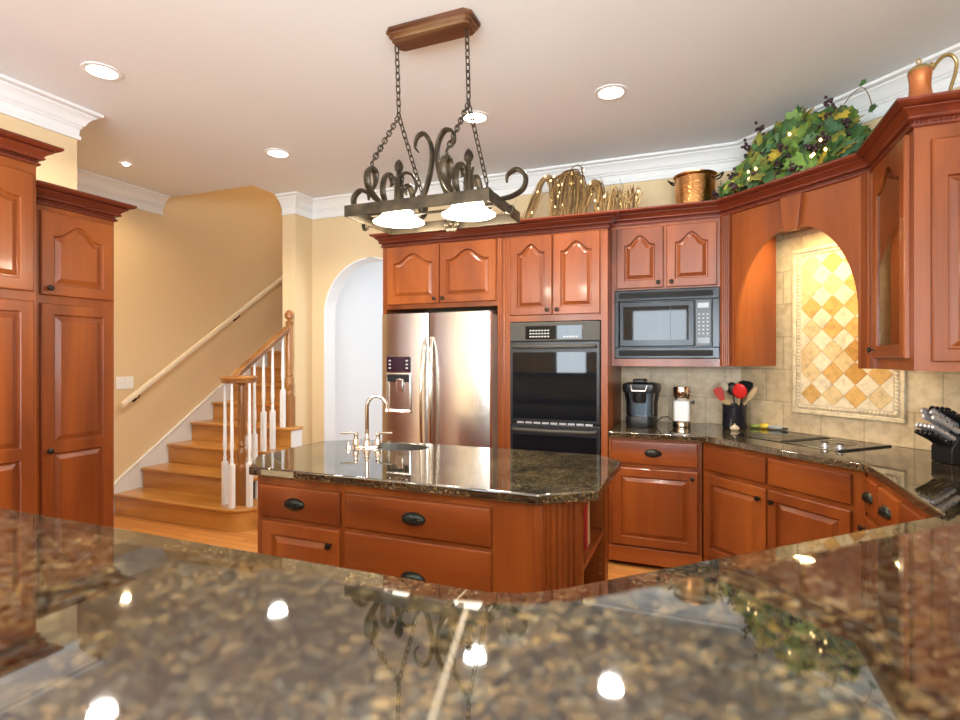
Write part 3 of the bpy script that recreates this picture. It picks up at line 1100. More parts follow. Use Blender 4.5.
# peninsula base cabinets, fronts towards the kitchen (+Y): hidden below the counter from here
PB = thing('base_cabinet', 'cherry peninsula base cabinet, mirrored in the oven glass', 'cabinet', (-0.42, 1.06, 0), PI)
carcass(PB, 0, 2.0, 0, 0.655, 0.10, 0.879)
B().box(0, 2.0, 0.06, 0.65, 0, 0.0995).done('toe_kick', M['cherry_dark'], PB)
for k in range(4):
    drawer(PB, 0.02 + 0.495 * k, 0.70, 0.475, 0.155)
    door(PB, 0.02 + 0.495 * k, 0.14, 0.475, 0.54, knob=(0.04, 0.5))

# ================================================================== refrigerator
RF = thing('refrigerator', 'side-by-side stainless steel refrigerator with an ice and water dispenser', 'refrigerator', (-2.307, 3.65, 0.0), 0)
w = 0.902
B().box(0.004, w - 0.004, 0.075, 0.855, 0.02, 1.745).done('body', M['steel_side'], RF)
b = B()
for x in (0.05, w - 0.09):
    b.box(x, x + 0.04, 0.2, 0.7, 0.0, 0.0199)
b.done('foot', M['black'], RF)
B().box(0.01, w - 0.01, 0.076, 0.30, 1.7455, 1.775).done('hinge_cover', M['black'], RF)
def fridge_door(x0, x1, cut=None):
    b = B()
    b.sm = True
    n = 14
    def prof(z):
        pts = []
        for k in range(n + 1):
            u = k / n
            pts.append((x0 + (x1 - x0) * u, 0.018 - 0.015 * (1 - (2 * u - 1) ** 2) ** 0.75, z))
        return pts + [(x1, 0.068, z), (x0, 0.068, z)]
    b.loft([prof(0.06), prof(1.762)])
    return b.done('door', M['steel'], RF, ang=35, bevel=0.0)
D1 = fridge_door(0.0, 0.405)
D2 = fridge_door(0.415, w)
for d_, x, lean in ((D1, 0.385, -1), (D2, 0.437, 1)):
    b = B()
    pts = []
    for k in range(15):
        u = k / 14
        pts.append((x + lean * 0.014 * math.sin(PI * u), 0.012 - 0.055 * math.sin(PI * u) ** 0.45, 0.42 + 1.16 * u))
    b.tube(pts, [0.011] + [0.0135] * 13 + [0.011], 10)
    b.done('handle', M['chrome'], d_)
b = B().box(0.055, 0.262, -0.0075, 0.004, 1.315, 1.432)
o = b.done('dispenser_display', M['screen'], D1, bevel=0.003)
b = B()
for k in range(3):
    for x in (0.072, 0.222):
        b.ball((x + 0.012, -0.0085, 1.345 + k * 0.028), 0.012, 8, (1, 0.25, 0.55))
b.done('display_keys', M['key'], o)
b = B()
x0, x1, z0, z1 = 0.050, 0.267, 1.0, 1.305
b.loft([[(x0, -0.006, z0), (x1, -0.006, z0), (x1, -0.006, z1), (x0, -0.006, z1)],
        [(x0 + .008, -0.010, z0 + .012), (x1 - .008, -0.010, z0 + .012), (x1 - .008, -0.010, z1 - .006), (x0 + .008, -0.010, z1 - .006)],
        [(x0 + .02, 0.012, z0 + .035), (x1 - .02, 0.012, z0 + .035), (x1 - .02, 0.014, z1 - .012), (x0 + .02, 0.014, z1 - .012)]], cap0=False)
o = b.done('dispenser_recess', M['steel'], D1)
B().box(0.073, 0.245, -0.004, 0.0135, 1.238, 1.292).done('dispenser_hood', M['shadow'], o)
B().prism([(0.148, 1.16), (0.198, 1.16), (0.205, 1.262), (0.141, 1.262)], -0.014, -0.0045, 'y').done('dispenser_paddle', M['chrome'], o, bevel=0.005)

# ================================================================== double oven
OV = thing('wall_oven', 'black glass double wall oven with a grey control panel', 'oven', (-1.303, 3.838, 0.305), 0)
w = 0.658
B().box(0.0, w, 0.003, 0.55, 0.305, 1.683).done('body', M['shadow'], OV)
B().box(0, w, -0.018, 0.0025, 1.545, 1.683).done('control_panel', M['panelgrey'], OV, bevel=0.004)
o = B().box(0.118, 0.532, -0.0205, -0.0185, 1.558, 1.655).done('display', M['gloss'], OV)
b = B()
for r_ in range(3):
    for c_ in range(7):
        b.box(0.15 + c_ * 0.022, 0.165 + c_ * 0.022, -0.0213, -0.0207, 1.573 + r_ * 0.022, 1.582 + r_ * 0.022)
for c_ in range(5):
    b.box(0.40 + c_ * 0.022, 0.416 + c_ * 0.022, -0.0213, -0.0207, 1.57, 1.58)
b.done('panel_keys', M['key'], o)
for (za, zb) in ((0.962, 1.54), (0.335, 0.940)):
    d_ = B().box(0.0, w, -0.022, 0.0025, za, zb).done('oven_door', M['black'], OV, bevel=0.004)
    B().box(0.022, w - 0.022, -0.0245, -0.0225, za + 0.02, zb - 0.075).done('oven_window', M['gloss'], d_)
    b = B()
    pts = [(0.03, -0.022, zb - 0.035), (0.035, -0.05, zb - 0.035), (0.08, -0.062, zb - 0.036), (0.32, -0.070, zb - 0.038), (w - 0.08, -0.062, zb - 0.036), (w - 0.035, -0.05, zb - 0.035), (w - 0.03, -0.022, zb - 0.035)]
    b.tube(pts, 0.013, 10)
    b.done('oven_handle', M['panelgrey'], d_)
b = B()
for k in range(9):
    b.box(0.05 + k * 0.063, 0.10 + k * 0.063, -0.006, 0.0024, 0.944, 0.958)
b.done('vent', M['steel2'], OV)

# ================================================================== microwave
MW = thing('microwave', 'black built-in microwave in a vented trim kit under the arched doors', 'microwave', (-0.568, MY, 1.421), 0)
w = 0.688
z0, z1 = 1.421, 1.900
B().box(0.03, w - 0.03, 0.004, 0.48, z0 + 0.03, z1 - 0.03).done('body', M['black'], MW)
b = B()
m1 = mat('dark trim enamel', (0.012, 0.016, 0.022), 0.2, spec=0.3)
for a in ((0.0, w, z0, z0 + 0.075), (0.0, w, z1 - 0.075, z1), (0, 0.03, z0 + 0.075, z1 - 0.075), (w - 0.045, w, z0 + 0.075, z1 - 0.075)):
    b.box(a[0], a[1], -0.022, -0.0006, a[2], a[3])
tr = b.done('trim_frame', m1, MW, bevel=0.004)
for zc in (z0 + 0.036, z1 - 0.036):
    b = B()
    b.box(0.03, w - 0.04, -0.0232, -0.0222, zc - 0.02, zc + 0.02)
    for k in range(4):
        b.box(0.03, w - 0.04, -0.0255, -0.0232, zc - 0.017 + k * 0.009, zc - 0.012 + k * 0.009)
    b.done('vent_louvre', M['shadow'], tr)
dz0, dz1 = z0 + 0.082, z1 - 0.082
d_ = B().box(0.034, 0.532, -0.034, 0.0035, dz0, dz1).done('microwave_door', m1, MW, bevel=0.006)
B().box(0.062, 0.495, -0.0365, -0.0345, dz0 + 0.045, dz1 - 0.035).done('window', M['gloss'], d_)
B().box(0.376, 0.380, -0.0372, -0.0367, dz0 + 0.045, dz1 - 0.035).done('window_bar', M['black'], d_)
k_ = B().box(0.536, w - 0.05, -0.032, 0.0035, dz0, dz1).done('keypad', M['black'], MW, bevel=0.004)
B().box(0.552, w - 0.066, -0.0335, -0.0325, dz1 - 0.055, dz1 - 0.022).done('clock_display', mat('grey display', (0.25, 0.28, 0.3), 0.3), k_)
for r_ in range(6):
    for c_ in range(3):
        o = B().box(0.557 + c_ * 0.026, 0.567 + c_ * 0.026, -0.034, -0.0325, dz0 + 0.082 + r_ * 0.026, dz0 + 0.089 + r_ * 0.026).done('key', M['key'], k_)
B().box(0.548, w - 0.058, -0.038, -0.0325, dz0 + 0.015, dz0 + 0.062).done('open_button', mat('grey button', (0.07, 0.08, 0.09), 0.25), k_, bevel=0.006)

# ================================================================== island
IS = thing('kitchen_island', 'cherry kitchen island with drawers, fluted corner and an open bookshelf end', 'kitchen island', (-1.25, 2.4, 0), 0, world=True)
b = B()
outer = [(-1.935, 1.99), (-0.70, 1.99), (-0.70, 2.83), (-1.935, 2.83), (-2.09, 2.69), (-2.09, 2.19)]
inner = [(-1.925, 2.01), (-0.72, 2.01), (-0.72, 2.81), (-1.925, 2.81), (-2.07, 2.68), (-2.07, 2.20)]
for k in range(6):
    j = (k + 1) % 6
    b.prism([outer[k], outer[j], inner[j], inner[k]], 0.0, 0.8795)
b.prism(inner, 0.0, 0.1)
b.prism([(-0.70, 1.99), (-0.548, 1.99), (-0.425, 2.113), (-0.425, 2.14), (-0.70, 2.14)], 0, 0.8795)
b.prism([(-0.70, 2.67), (-0.425, 2.67), (-0.425, 2.76), (-0.50, 2.83), (-0.70, 2.83)], 0, 0.8795)
b.box(-0.70, -0.425, 2.14, 2.67, 0.0, 0.115)
b.box(-0.70, -0.425, 2.14, 2.67, 0.835, 0.8795)
bmesh.ops.remove_doubles(b.bm, verts=b.bm.verts, dist=1e-5)
b.done('body', M['cherry'], IS)
B().box(-0.698, -0.43, 2.142, 2.668, 0.575, 0.60).done('shelf', M['cherry_h'], IS, bevel=0.002)
b = B()
for zz in range(14):
    b.ball((-0.45, 2.6697, 0.2 + zz * 0.045), 0.004, 6)
b.done('shelf_pin_holes', M['chrome'], IS)
yf = 1.99
dw = drawer(IS, -1.905, 0.69, 0.445, 0.148, y=yf, px=-1.70)
drawer(IS, -1.432, 0.69, 0.680, 0.152, y=yf, px=-1.09)
drawer(IS, -1.432, 0.37, 0.680, 0.302, y=yf)
drawer(IS, -1.432, 0.12, 0.680, 0.235, y=yf)
door(IS, -1.893, 0.14, 0.433, 0.53, y=yf, knob=(0.39, 0.465))
# fluted panel on the clipped corner
o = fluted(IS, 0.012, 0.150, 0.0, 0.875, n=5, t=0.01)
o.rotation_euler = (0, 0, PI / 4)
o.location = (-0.548 + 1.25, 1.99 - 2.4, 0)
B().box(-0.585, -0.55, 1.982, 1.9895, 0.0, 0.875).done('corner_bead', M['cherry'], IS, bevel=0.003)

# island top, cut out for the bar sink
IT = thing('island_countertop', 'dark polished granite island top with clipped corners', 'countertop', (-1.25, 2.4, 0.88), world=True)
IP = [(-1.95, 1.95), (-0.557, 1.95), (-0.36, 2.10), (-0.36, 2.74), (-0.48, 2.87), (-1.95, 2.87), (-2.13, 2.70), (-2.13, 2.19)]
scx, scy, srx, sry = -1.60, 2.70, 0.19, 0.115
def ell(rx, ry, n=40):
    return [(scx + rx * math.cos(2 * PI * k / n), scy + ry * math.sin(2 * PI * k / n)) for k in range(n)]
def ring_slab(z0, z1):
    bm = bmesh.new()
    def edges(pts, z):
        vs = [bm.verts.new((p[0], p[1], z)) for p in pts]
        return vs, [bm.edges.new((vs[i], vs[(i + 1) % len(vs)])) for i in range(len(vs))]
    for z in (z0, z1):
        a, ea = edges(IP, z)
        h, eh = edges(ell(srx, sry), z)
        bmesh.ops.triangle_fill(bm, use_beauty=True, use_dissolve=False, edges=ea + eh)
        if z == z0:
            a0, h0 = a, h
    for lo, hi in ((a0, a), (h0, h)):
        for i in range(len(lo)):
            j = (i + 1) % len(lo)
            bm.faces.new((lo[i], lo[j], hi[j], hi[i]))
    return bm
b = B()
b.bm.free()
b.bm = ring_slab(0.88, 0.92)
b.done('slab', M['granite'], IT, bevel=0.007, seg=3)
SK = thing('bar_sink', 'small oval steel bar sink let into the island top', 'sink', (scx, scy, 0.77))
b = B()
b.sm = True
L = []
for (k, z) in ((0.985, 0.919), (0.975, 0.90), (0.95, 0.82), (0.8, 0.785), (0.3, 0.778), (0.05, 0.776), (0.05, 0.772), (0.82, 0.78), (0.965, 0.815), (0.99, 0.90), (0.995, 0.919)):
    L.append([(x - scx, y - scy, z) for x, y in ell(srx * k, sry * k)])
L.append(L[0])
b.loft(L, cap0=False, cap1=False)
b.done('bowl', M['sinksteel'], SK)
# faucet
FA = thing('faucet', 'nickel two-handle gooseneck faucet beside the bar sink', 'faucet', (-1.735, 2.60, 0.9203), math.radians(20))
b = B()
b.lathe([(0.001, 0.9206), (0.03, 0.9206), (0.03, 0.928), (0.026, 0.934), (0.001, 0.935)], seg=20, mtx=Matrix.Diagonal((2.9, 1, 1)))
b.done('base_plate', M['chrome'], FA)
b = B()
b.lathe([(0.022, 0.9345), (0.02, 0.95), (0.014, 0.965), (0.017, 0.975), (0.012, 0.985), (0.011, 1.0)], seg=14)
pts = [(0, 0, 0.99), (0, 0, 1.08), (0, 0, 1.15)]
for k in range(1, 11):
    a = PI * k / 10 * 1.05
    pts.append((0.055 - 0.055 * math.cos(a), -0.0 , 1.15 + 0.06 * math.sin(a)))
pts.append((0.112, 0, 1.125))
b.tube(pts, [0.011] * (len(pts) - 2) + [0.0105, 0.012], 10)
b.done('spout', M['chrome'], FA)
for sgn in (-1, 1):
    b = B()
    b.lathe([(0.019, 0.9345), (0.021, 0.945), (0.017, 0.96), (0.011, 0.985), (0.014, 0.992), (0.014, 1.0), (0.006, 1.006)], (sgn * 0.062, 0, 0), 14)
    b.tube([(sgn * 0.062, 0, 0.998), (sgn * 0.085, -0.006, 1.006), (sgn * 0.125, -0.012, 1.004), (sgn * 0.145, -0.014, 1.007)], [0.006, 0.006, 0.007, 0.0055], 8)
    b.done('lever_handle', M['chrome'], FA)
tag(B().lathe([(0.001, 0.9206), (0.014, 0.9206), (0.014, 0.926), (0.009, 0.93), (0.009, 0.95), (0.012, 0.953), (0.001, 0.957)], (-1.83, 2.56, 0), 12).done('air_switch', M['chrome']),
    'tiny nickel button on the island top left of the faucet', 'button')

# books on the island shelf
def book(name_label, x, y, z, w, d, h, m, tilt=0.0):
    """stands upright, spine towards +X; w along Y"""
    t_ = thing('book', name_label, 'book', (x, y, z), 0, 'books in the island shelf')
    t_.rotation_euler = (tilt, 0, 0)
    b = B()
    for y0 in (0, w - 0.003):
        b.box(-d, 0, y0, y0 + 0.003, 0, h)
    b.box(-0.003, 0.0, 0.003, w - 0.003, 0, h)
    b.done('cover', m, t_, loc=(0, 0, 0))
    B().box(-d + 0.004, -0.0035, 0.0033, w - 0.0033, 0.004, h - 0.004).done('page_block', M['pages'], t_, loc=(0, 0, 0))
    return t_
book('red book standing upright on the upper island shelf', -0.452, 2.345, 0.6005, 0.022, 0.17, 0.205, M['bookred'])
book('thick cream book leaning against the red one on the upper shelf', -0.455, 2.385, 0.6005, 0.05, 0.16, 0.215, M['bookcream'], 0.07)
book('blue book on the bottom of the island shelf', -0.452, 2.345, 0.1155, 0.045, 0.17, 0.26, M['bookblue'])
book('thin cream book beside the blue one in the island shelf bottom', -0.455, 2.415, 0.1155, 0.03, 0.16, 0.25, M['bookcream'], 0.06)

# ================================================================== cooktop, flush in the corner counter (local x along the diagonal)
CK = thing('cooktop', 'black glass downdraft cooktop set into the corner counter', 'cooktop', (CORN[0], CORN[1], 0.9203), -PI / 4)
B().box(0.365, 1.065, -0.50, -0.06, 0.9205, 0.9235).done('glass_top', M['gloss'], CK, bevel=0.0015, seg=1)
vx = 0.717
B().box(vx - 0.025, vx + 0.025, -0.47, -0.09, 0.9237, 0.9265).done('downdraft_vent', M['shadow'], CK, bevel=0.001, seg=1)
B().box(1.0655, 1.076, -0.50, -0.06, 0.9205, 0.928).done('edge_rail', M['shadow'], CK)
for bx in (0.53, 0.88):
    for by in (-0.36, -0.17) if bx < 0.7 else (-0.22,):
        b = B()
        b.tube([(bx + 0.09 * math.cos(2 * PI * k / 32), by + 0.09 * math.sin(2 * PI * k / 32), 0.9236) for k in range(32)], 0.0012, 4, closed=True)
        b.done('burner_ring', M['panelgrey'], CK)
for px_, py_ in ((0.935, -0.42), (1.013, -0.41)):
    b = B()
    b.lathe([(0.001, 0.9236), (0.023, 0.9236), (0.023, 0.928), (0.015, 0.931), (0.015, 0.936), (0.019, 0.939), (0.019, 0.945), (0.001, 0.946)], (px_, py_, 0), 14)
    o = b.done('knob', M['steel2'], CK)
    B().lathe([(0.001, 0.9462), (0.02, 0.9462), (0.02, 0.951), (0.001, 0.952)], (px_, py_, 0), 14).done('knob_cap', M['black'], o)
def smooth(ps, n=8):
    P = [Vector(p) for p in ps]
    out = []
    for i in range(len(P) - 1):
        p0, p1, p2, p3 = P[max(0, i - 1)], P[i], P[i + 1], P[min(len(P) - 1, i + 2)]
        for k in range(n):
            t_ = k / n
            out.append(0.5 * ((2 * p1) + (p2 - p0) * t_ + (2 * p0 - 5 * p1 + 4 * p2 - p3) * t_ ** 2 + (3 * p1 - p0 - 3 * p2 + p3) * t_ ** 3))
    return out + [P[-1]]

# ================================================================== pendant over the island
PX, PY = -1.20, 2.38
PD = thing('pendant_light', 'bronze scrollwork island pendant with two lit bell shades hanging on chains', 'pendant light', (PX, PY, 2.05), 0, world=True)
x0, x1, y0, y1 = -1.573, -0.833, 2.165, 2.595
# canopy: stepped rectangular plate with clipped ends
b = B()
def cpl(hx, hy, c, z):
    return [(PX + sx * hx - (c if k else 0) * sx, PY - 0.02 + sy * hy - (0 if k else c) * sy, z) for sx, sy, ks in ((-1, -1, (0, 1)), (1, -1, (1, 0)), (1, 1, (0, 1)), (-1, 1, (1, 0))) for k in ks]
b.loft([cpl(0.228, 0.085, 0.03, CZ - 0.0006), cpl(0.228, 0.085, 0.03, CZ - 0.012), cpl(0.217, 0.072, 0.026, CZ - 0.02), cpl(0.217, 0.072, 0.026, CZ - 0.03), cpl(0.205, 0.058, 0.02, CZ - 0.038), cpl(0.205, 0.058, 0.02, CZ - 0.048)])
b.done('canopy', M['canopy'], PD)
# open rectangular frame
b = B()
tk = 0.008
for a in ((x0, x1, y0, y0 + tk), (x0, x1, y1 - tk, y1), (x0, x0 + tk, y0 + tk, y1 - tk), (x1 - tk, x1, y0 + tk, y1 - tk)):
    b.box(*a, 2.098, 2.152)
b.done('frame_band', M['iron'], PD, bevel=0.002)
b = B()
LX = (-1.40, -1.02)
for lx in LX:
    b.box(lx - 0.012, lx + 0.012, y0 + tk, y1 - tk, 2.142, 2.150)
b.box(x0 + tk, x1 - tk, PY - 0.012, PY + 0.012, 2.1335, 2.1415)
b.done('cross_bar', M['iron'], PD, bevel=0.002)

def chain(p, q, link=0.042, wdt=0.0105, r=0.0033):
    b = B()
    p, q = Vector(p), Vector(q)
    d = q - p
    n = max(2, round(d.length / (link * 0.74)))
    dd = d.normalized()
    a = dd.cross(Vector((0.4, 1, 0.1))).normalized()
    c = dd.cross(a)
    st = d.length / n
    for k in range(n):
        m_ = p + dd * (st * (k + 0.5))
        u = a if k % 2 else c
        hl = st * 0.5 + r * 1.2
        pts = []
        for i in range(14):
            th = 2 * PI * i / 14
            pts.append(m_ + dd * (hl - wdt + wdt * abs(math.cos(th))) * (1 if math.cos(th) >= 0 else -1) + u * wdt * math.sin(th))
        b.tube(pts, r, 6, closed=True)
    return b.done('chain', M['iron'], PD)

def scroll(pts2, plane, cx, cy, r=0.011, taper=True, name='scroll', flat=2.0):
    """pts2: (offset, z) list smoothed by Catmull-Rom in a vertical plane ('x' or 'y')"""
    P = [Vector((a, c)) for a, c in pts2]
    out = []
    for i in range(len(P) - 1):
        p0, p1, p2, p3 = P[max(0, i - 1)], P[i], P[i + 1], P[min(len(P) - 1, i + 2)]
        for k in range(6):
            t_ = k / 6
            out.append(0.5 * ((2 * p1) + (p2 - p0) * t_ + (2 * p0 - 5 * p1 + 4 * p2 - p3) * t_ ** 2 + (3 * p1 - p0 - 3 * p2 + p3) * t_ ** 3))
    out.append(P[-1])
    n = len(out)
    pts = [(cx + o.x, cy, o.y) if plane == 'x' else (cx, cy + o.x, o.y) for o in out]
    rs = [r * (0.35 + 0.65 * min(1, 4 * min(k, n - 1 - k) / n + 0.05)) if taper else r for k in range(n)]
    b = B()
    b.tube(pts, rs, 10, flat=flat)
    return b.done(name, M['iron'], PD)

for lx in LX:
    topz = 2.655
    chain((lx, PY - 0.02, CZ - 0.05), (lx, PY, topz))
    b = B()
    b.tube([(lx, PY + 0.014 * math.cos(2 * PI * k / 14), topz - 0.014 + 0.014 * math.sin(2 * PI * k / 14)) for k in range(14)], 0.0045, 6, closed=True)
    b.done('chain_ring', M['iron'], PD)
    for s in (-1, 1):
        chain((lx, PY + s * 0.006, topz - 0.028), (lx, PY + s * 0.238, 2.328))
        # C scroll that carries the chain, with its inner curl, and the smaller curl beside the stem
        scroll([(s * 0.03, 2.156), (s * 0.12, 2.156), (s * 0.215, 2.17), (s * 0.272, 2.21), (s * 0.278, 2.265), (s * 0.245, 2.298), (s * 0.212, 2.285), (s * 0.212, 2.24), (s * 0.235, 2.20)], 'y', lx, PY, 0.0095)
        scroll([(s * 0.045, 2.158), (s * 0.115, 2.17), (s * 0.150, 2.215), (s * 0.140, 2.275), (s * 0.105, 2.315), (s * 0.072, 2.31), (s * 0.062, 2.28), (s * 0.078, 2.262)], 'y', lx, PY, 0.0085)
        b = B()
        b.tube([(lx, PY + s * (0.240 + 0.011 * math.cos(2 * PI * k / 12)), 2.318 + 0.011 * math.sin(2 * PI * k / 12)) for k in range(12)], 0.003, 5, closed=True)
        b.done('chain_ring', M['iron'], PD)
    # clustered stem with a bud on top
    b = B()
    for k in range(6):
        a = 2 * PI * k / 6
        b.tube([(lx + 0.030 * math.cos(a), PY + 0.030 * math.sin(a), 2.152), (lx + 0.018 * math.cos(a), PY + 0.018 * math.sin(a), 2.20),
                (lx + 0.016 * math.cos(a), PY + 0.016 * math.sin(a), 2.30), (lx + 0.024 * math.cos(a), PY + 0.024 * math.sin(a), 2.33)], [0.011, 0.010, 0.009, 0.006], 7)
    b.lathe([(0.012, 2.152), (0.012, 2.34)], (lx, PY, 0), 10)
    b.done('stem', M['iron'], PD)
    b = B()
    b.lathe([(0.008, 2.341), (0.014, 2.346), (0.011, 2.354), (0.021, 2.368), (0.024, 2.382), (0.018, 2.40), (0.009, 2.413), (0.001, 2.42)], (lx, PY, 0), 12, ribs=6, amp=0.08)
    b.done('bud_finial', M['iron'], PD)
    # bell shade, opening downwards
    b = B()
    out_ = [(0.035, 2.1325), (0.045, 2.128), (0.058, 2.115), (0.068, 2.095), (0.080, 2.07), (0.100, 2.048), (0.124, 2.032), (0.128, 2.030)]
    b.sm = True
    prof = out_ + [(r - 0.005, z + 0.002) for r, z in out_[::-1]]
    prof = [(r, z + 0.03) for r, z in prof]
    b.lathe([(0.02, 2.163)] + prof + [(0.02, 2.158)], (lx, PY, 0.045), 36)
    b.done('shade', M['shade'], PD)
    B().ball((lx, PY, 2.115), 0.025, 12, (1, 1, 1.2)).done('bulb', M['lens'], PD)
    point('pendant_bulb', (lx - PX, PY - PY, 2.09 - 2.05), 16, WARM, 0.05, PD)
# lyre between the two stems
for s in (-1, 1):
    scroll([(s * 0.155, 2.255), (s * 0.175, 2.28), (s * 0.192, 2.25), (s * 0.18, 2.19), (s * 0.13, 2.162), (s * 0.075, 2.20), (s * 0.035, 2.29), (s * 0.014, 2.39), (s * 0.02, 2.47), (s * 0.055, 2.525), (s * 0.095, 2.515), (s * 0.108, 2.47), (s * 0.088, 2.44)], 'x', PX, PY, 0.0105)
    scroll([(s * 0.16, 2.172), (s * 0.105, 2.20), (s * 0.06, 2.26), (s * 0.022, 2.38)], 'x', PX, PY + 0.02, 0.007)
    scroll([(s * 0.13, 2.19), (s * 0.09, 2.26), (s * 0.11, 2.32), (s * 0.15, 2.34), (s * 0.175, 2.325), (s * 0.165, 2.30)], 'x', PX, PY - 0.02, 0.007)
    # ring scrolls beyond the ends of the frame
    ex = x0 if s < 0 else x1
    scroll([(-s * 0.10, 2.155), (-s * 0.04, 2.162), (s * 0.03, 2.17), (s * 0.085, 2.20), (s * 0.095, 2.255), (s * 0.055, 2.29), (s * 0.01, 2.27), (s * 0.005, 2.235)], 'x', ex, PY, 0.011)
    scroll([(s * 0.0, 2.10), (s * 0.03, 2.085), (s * 0.035, 2.12), (s * 0.012, 2.125)], 'x', ex, PY, 0.007)
b = B()
for k in range(6):
    a = 2 * PI * k / 6
    b.ball((PX + 0.03 * math.cos(a), y1 - tk - 0.016, 2.12 + 0.03 * math.sin(a)), 0.017, 8, (1, 0.5, 1))
b.ball((PX, y1 - tk - 0.02, 2.12), 0.014, 8)
b.done('rosette', M['iron'], PD)

# ================================================================== recessed ceiling lights
DLS = [(-3.093, 2.028, 'round recessed ceiling light nearest the tall pantries'), (-3.061, 3.359, 'round recessed ceiling light between the stairs and the pendant'),
       (-1.388, 3.346, 'round recessed ceiling light seen behind the right pendant chain'), (-0.498, 3.337, 'round recessed ceiling light above the microwave cabinet'),
       (-0.5, 0.9, 'unseen recessed light added over the peninsula for fill'), (-2.9, -0.6, 'unseen recessed light added for fill behind the viewer on the pantry side'),
       (-0.6, -1.2, 'unseen recessed light added for fill behind the viewer by the windows')]  # the last three are unseen lamps added as fill
for i, (x, y, lb) in enumerate(DLS):
    t_ = thing('recessed_light', lb, 'ceiling light', (x, y, CZ), 0, 'recessed lights in the kitchen ceiling')
    b = B()
    b.lathe([(0.074, CZ - 0.0005), (0.098, CZ - 0.0005), (0.098, CZ - 0.005), (0.078, CZ - 0.009), (0.074, CZ - 0.007), (0.074, CZ - 0.0005)], seg=32)
    b.done('trim_ring', M['white'], t_)
    B().lathe([(0.001, CZ - 0.0006), (0.0735, CZ - 0.0006), (0.0735, CZ - 0.004), (0.001, CZ - 0.005)], seg=32).done('lens', M['lens'], t_)
    spot('recessed_lamp', (0, 0, -0.02), 62, (1.0, 0.93, 0.83), 2.5, 0.7, 0.07, t_)
t_ = thing('recessed_light', 'small bright halogen spot in the ceiling near the stair opening', 'ceiling light', (-4.377, 3.064, CZ))
B().lathe([(0.026, CZ - 0.0005), (0.05, CZ - 0.0005), (0.05, CZ - 0.004), (0.028, CZ - 0.006), (0.026, CZ - 0.0005)], seg=24).done('trim_ring', M['ceiling'], t_)
B().ball((0, 0, CZ - 0.012), 0.024, 12, (1, 1, 0.45)).done('lens', M['lens'], t_)
spot('halogen_lamp', (0, 0, -0.03), 26, (1.0, 0.72, 0.42), 2.7, 0.6, 0.03, t_)
# unseen lamp added up the stair shaft to light its walls
t_ = thing('shaft_fill_light', 'unseen light added up the stair shaft to brighten it', 'ceiling light', (-4.4, 5.6, 5.6))
B().lathe([(0.001, 5.52), (0.10, 5.535), (0.13, 5.57), (0.13, 5.5995), (0.001, 5.5995)], seg=24).done('fill_bowl', M['shade'], t_)
point('shaft_fill_lamp', (0, 0, -0.2), 40, (1.0, 0.84, 0.66), 0.12, t_)

# ================================================================== staircase
ST = thing('staircase', 'oak staircase rising along the left wall with a rounded bottom step', 'staircase', (-4.3, 3.35, 0), 0, world=True)
rise, run, ny = 0.188, 0.27, 3.33
NS = 14
xl = XL + 0.0285
for k in range(1, NS + 1):
    yk = ny + run * (k - 1)
    z = rise * k
    if k == 1:
        cx, cy, rr = -3.585, yk + 0.185, 0.185
        arc = [(cx + rr * math.cos(-PI / 2 + PI * j / 14), cy + rr * math.sin(-PI / 2 + PI * j / 14)) for j in range(15)]
        tp = [(xl, yk)] + arc + [(-3.62, cy + rr), (xl, cy + rr)]
        rp = [(xl, yk + 0.025)] + [(cx + (p[0] - cx) * 0.87, cy + (p[1] - cy) * 0.87) for p in arc] + [(-3.64, cy + rr * 0.87), (xl, cy + rr * 0.87)]
        B().prism(tp, z - 0.028, z).done('tread', M['oak'], ST, bevel=0.009, seg=3)
        B().prism(rp, 0.0005, z - 0.0285).done('riser', M['oak'], ST)
        continue
    xr = -3.60 if k <= 3 else -3.862
    ye = yk + run + 0.03
    if k == 4:
        tp = [(xl, yk), (-3.60, yk), (-3.60, 4.298), (-3.862, 4.298), (-3.862, ye), (xl, ye)]
        rx = -3.64
    else:
        tp = [(xl, yk), (xr, yk), (xr, ye), (xl, ye)]
        rx = xr - (0.04 if k < 4 else 0)
    B().prism(tp, z - 0.028, z).done('tread', M['oak'], ST, bevel=0.009, seg=3)
    B().box(xl, rx, yk + 0.027, yk + 0.045, z - rise + 0.0005, z - 0.0285).done('riser', M['oak'], ST)
# white stringer under the open side
pts = [(3.63, 0.0005), (4.297, 0.0005), (4.297, rise * 4 - 0.0285), (ny + run * 3 + 0.027, rise * 4 - 0.0285), (ny + run * 3 + 0.027, rise * 3 - 0.0285),
       (ny + run * 2 + 0.027, rise * 3 - 0.0285), (ny + run * 2 + 0.027, rise * 2 - 0.0285), (ny + run + 0.045, rise * 2 - 0.0285), (ny + run + 0.045, rise - 0.02), (3.70, rise - 0.02)]
b = B()
b.prism([(3.71, 0.0005), (4.297, 0.0005), (4.297, rise * 4 - 0.0285), (4.167, rise * 4 - 0.0285), (4.167, rise * 3 - 0.0285), (3.897, rise * 3 - 0.0285), (3.897, rise * 2 - 0.0285), (3.71, rise * 2 - 0.0285)], -3.639, -3.618, 'x')
b.done('stringer', M['white'], ST)

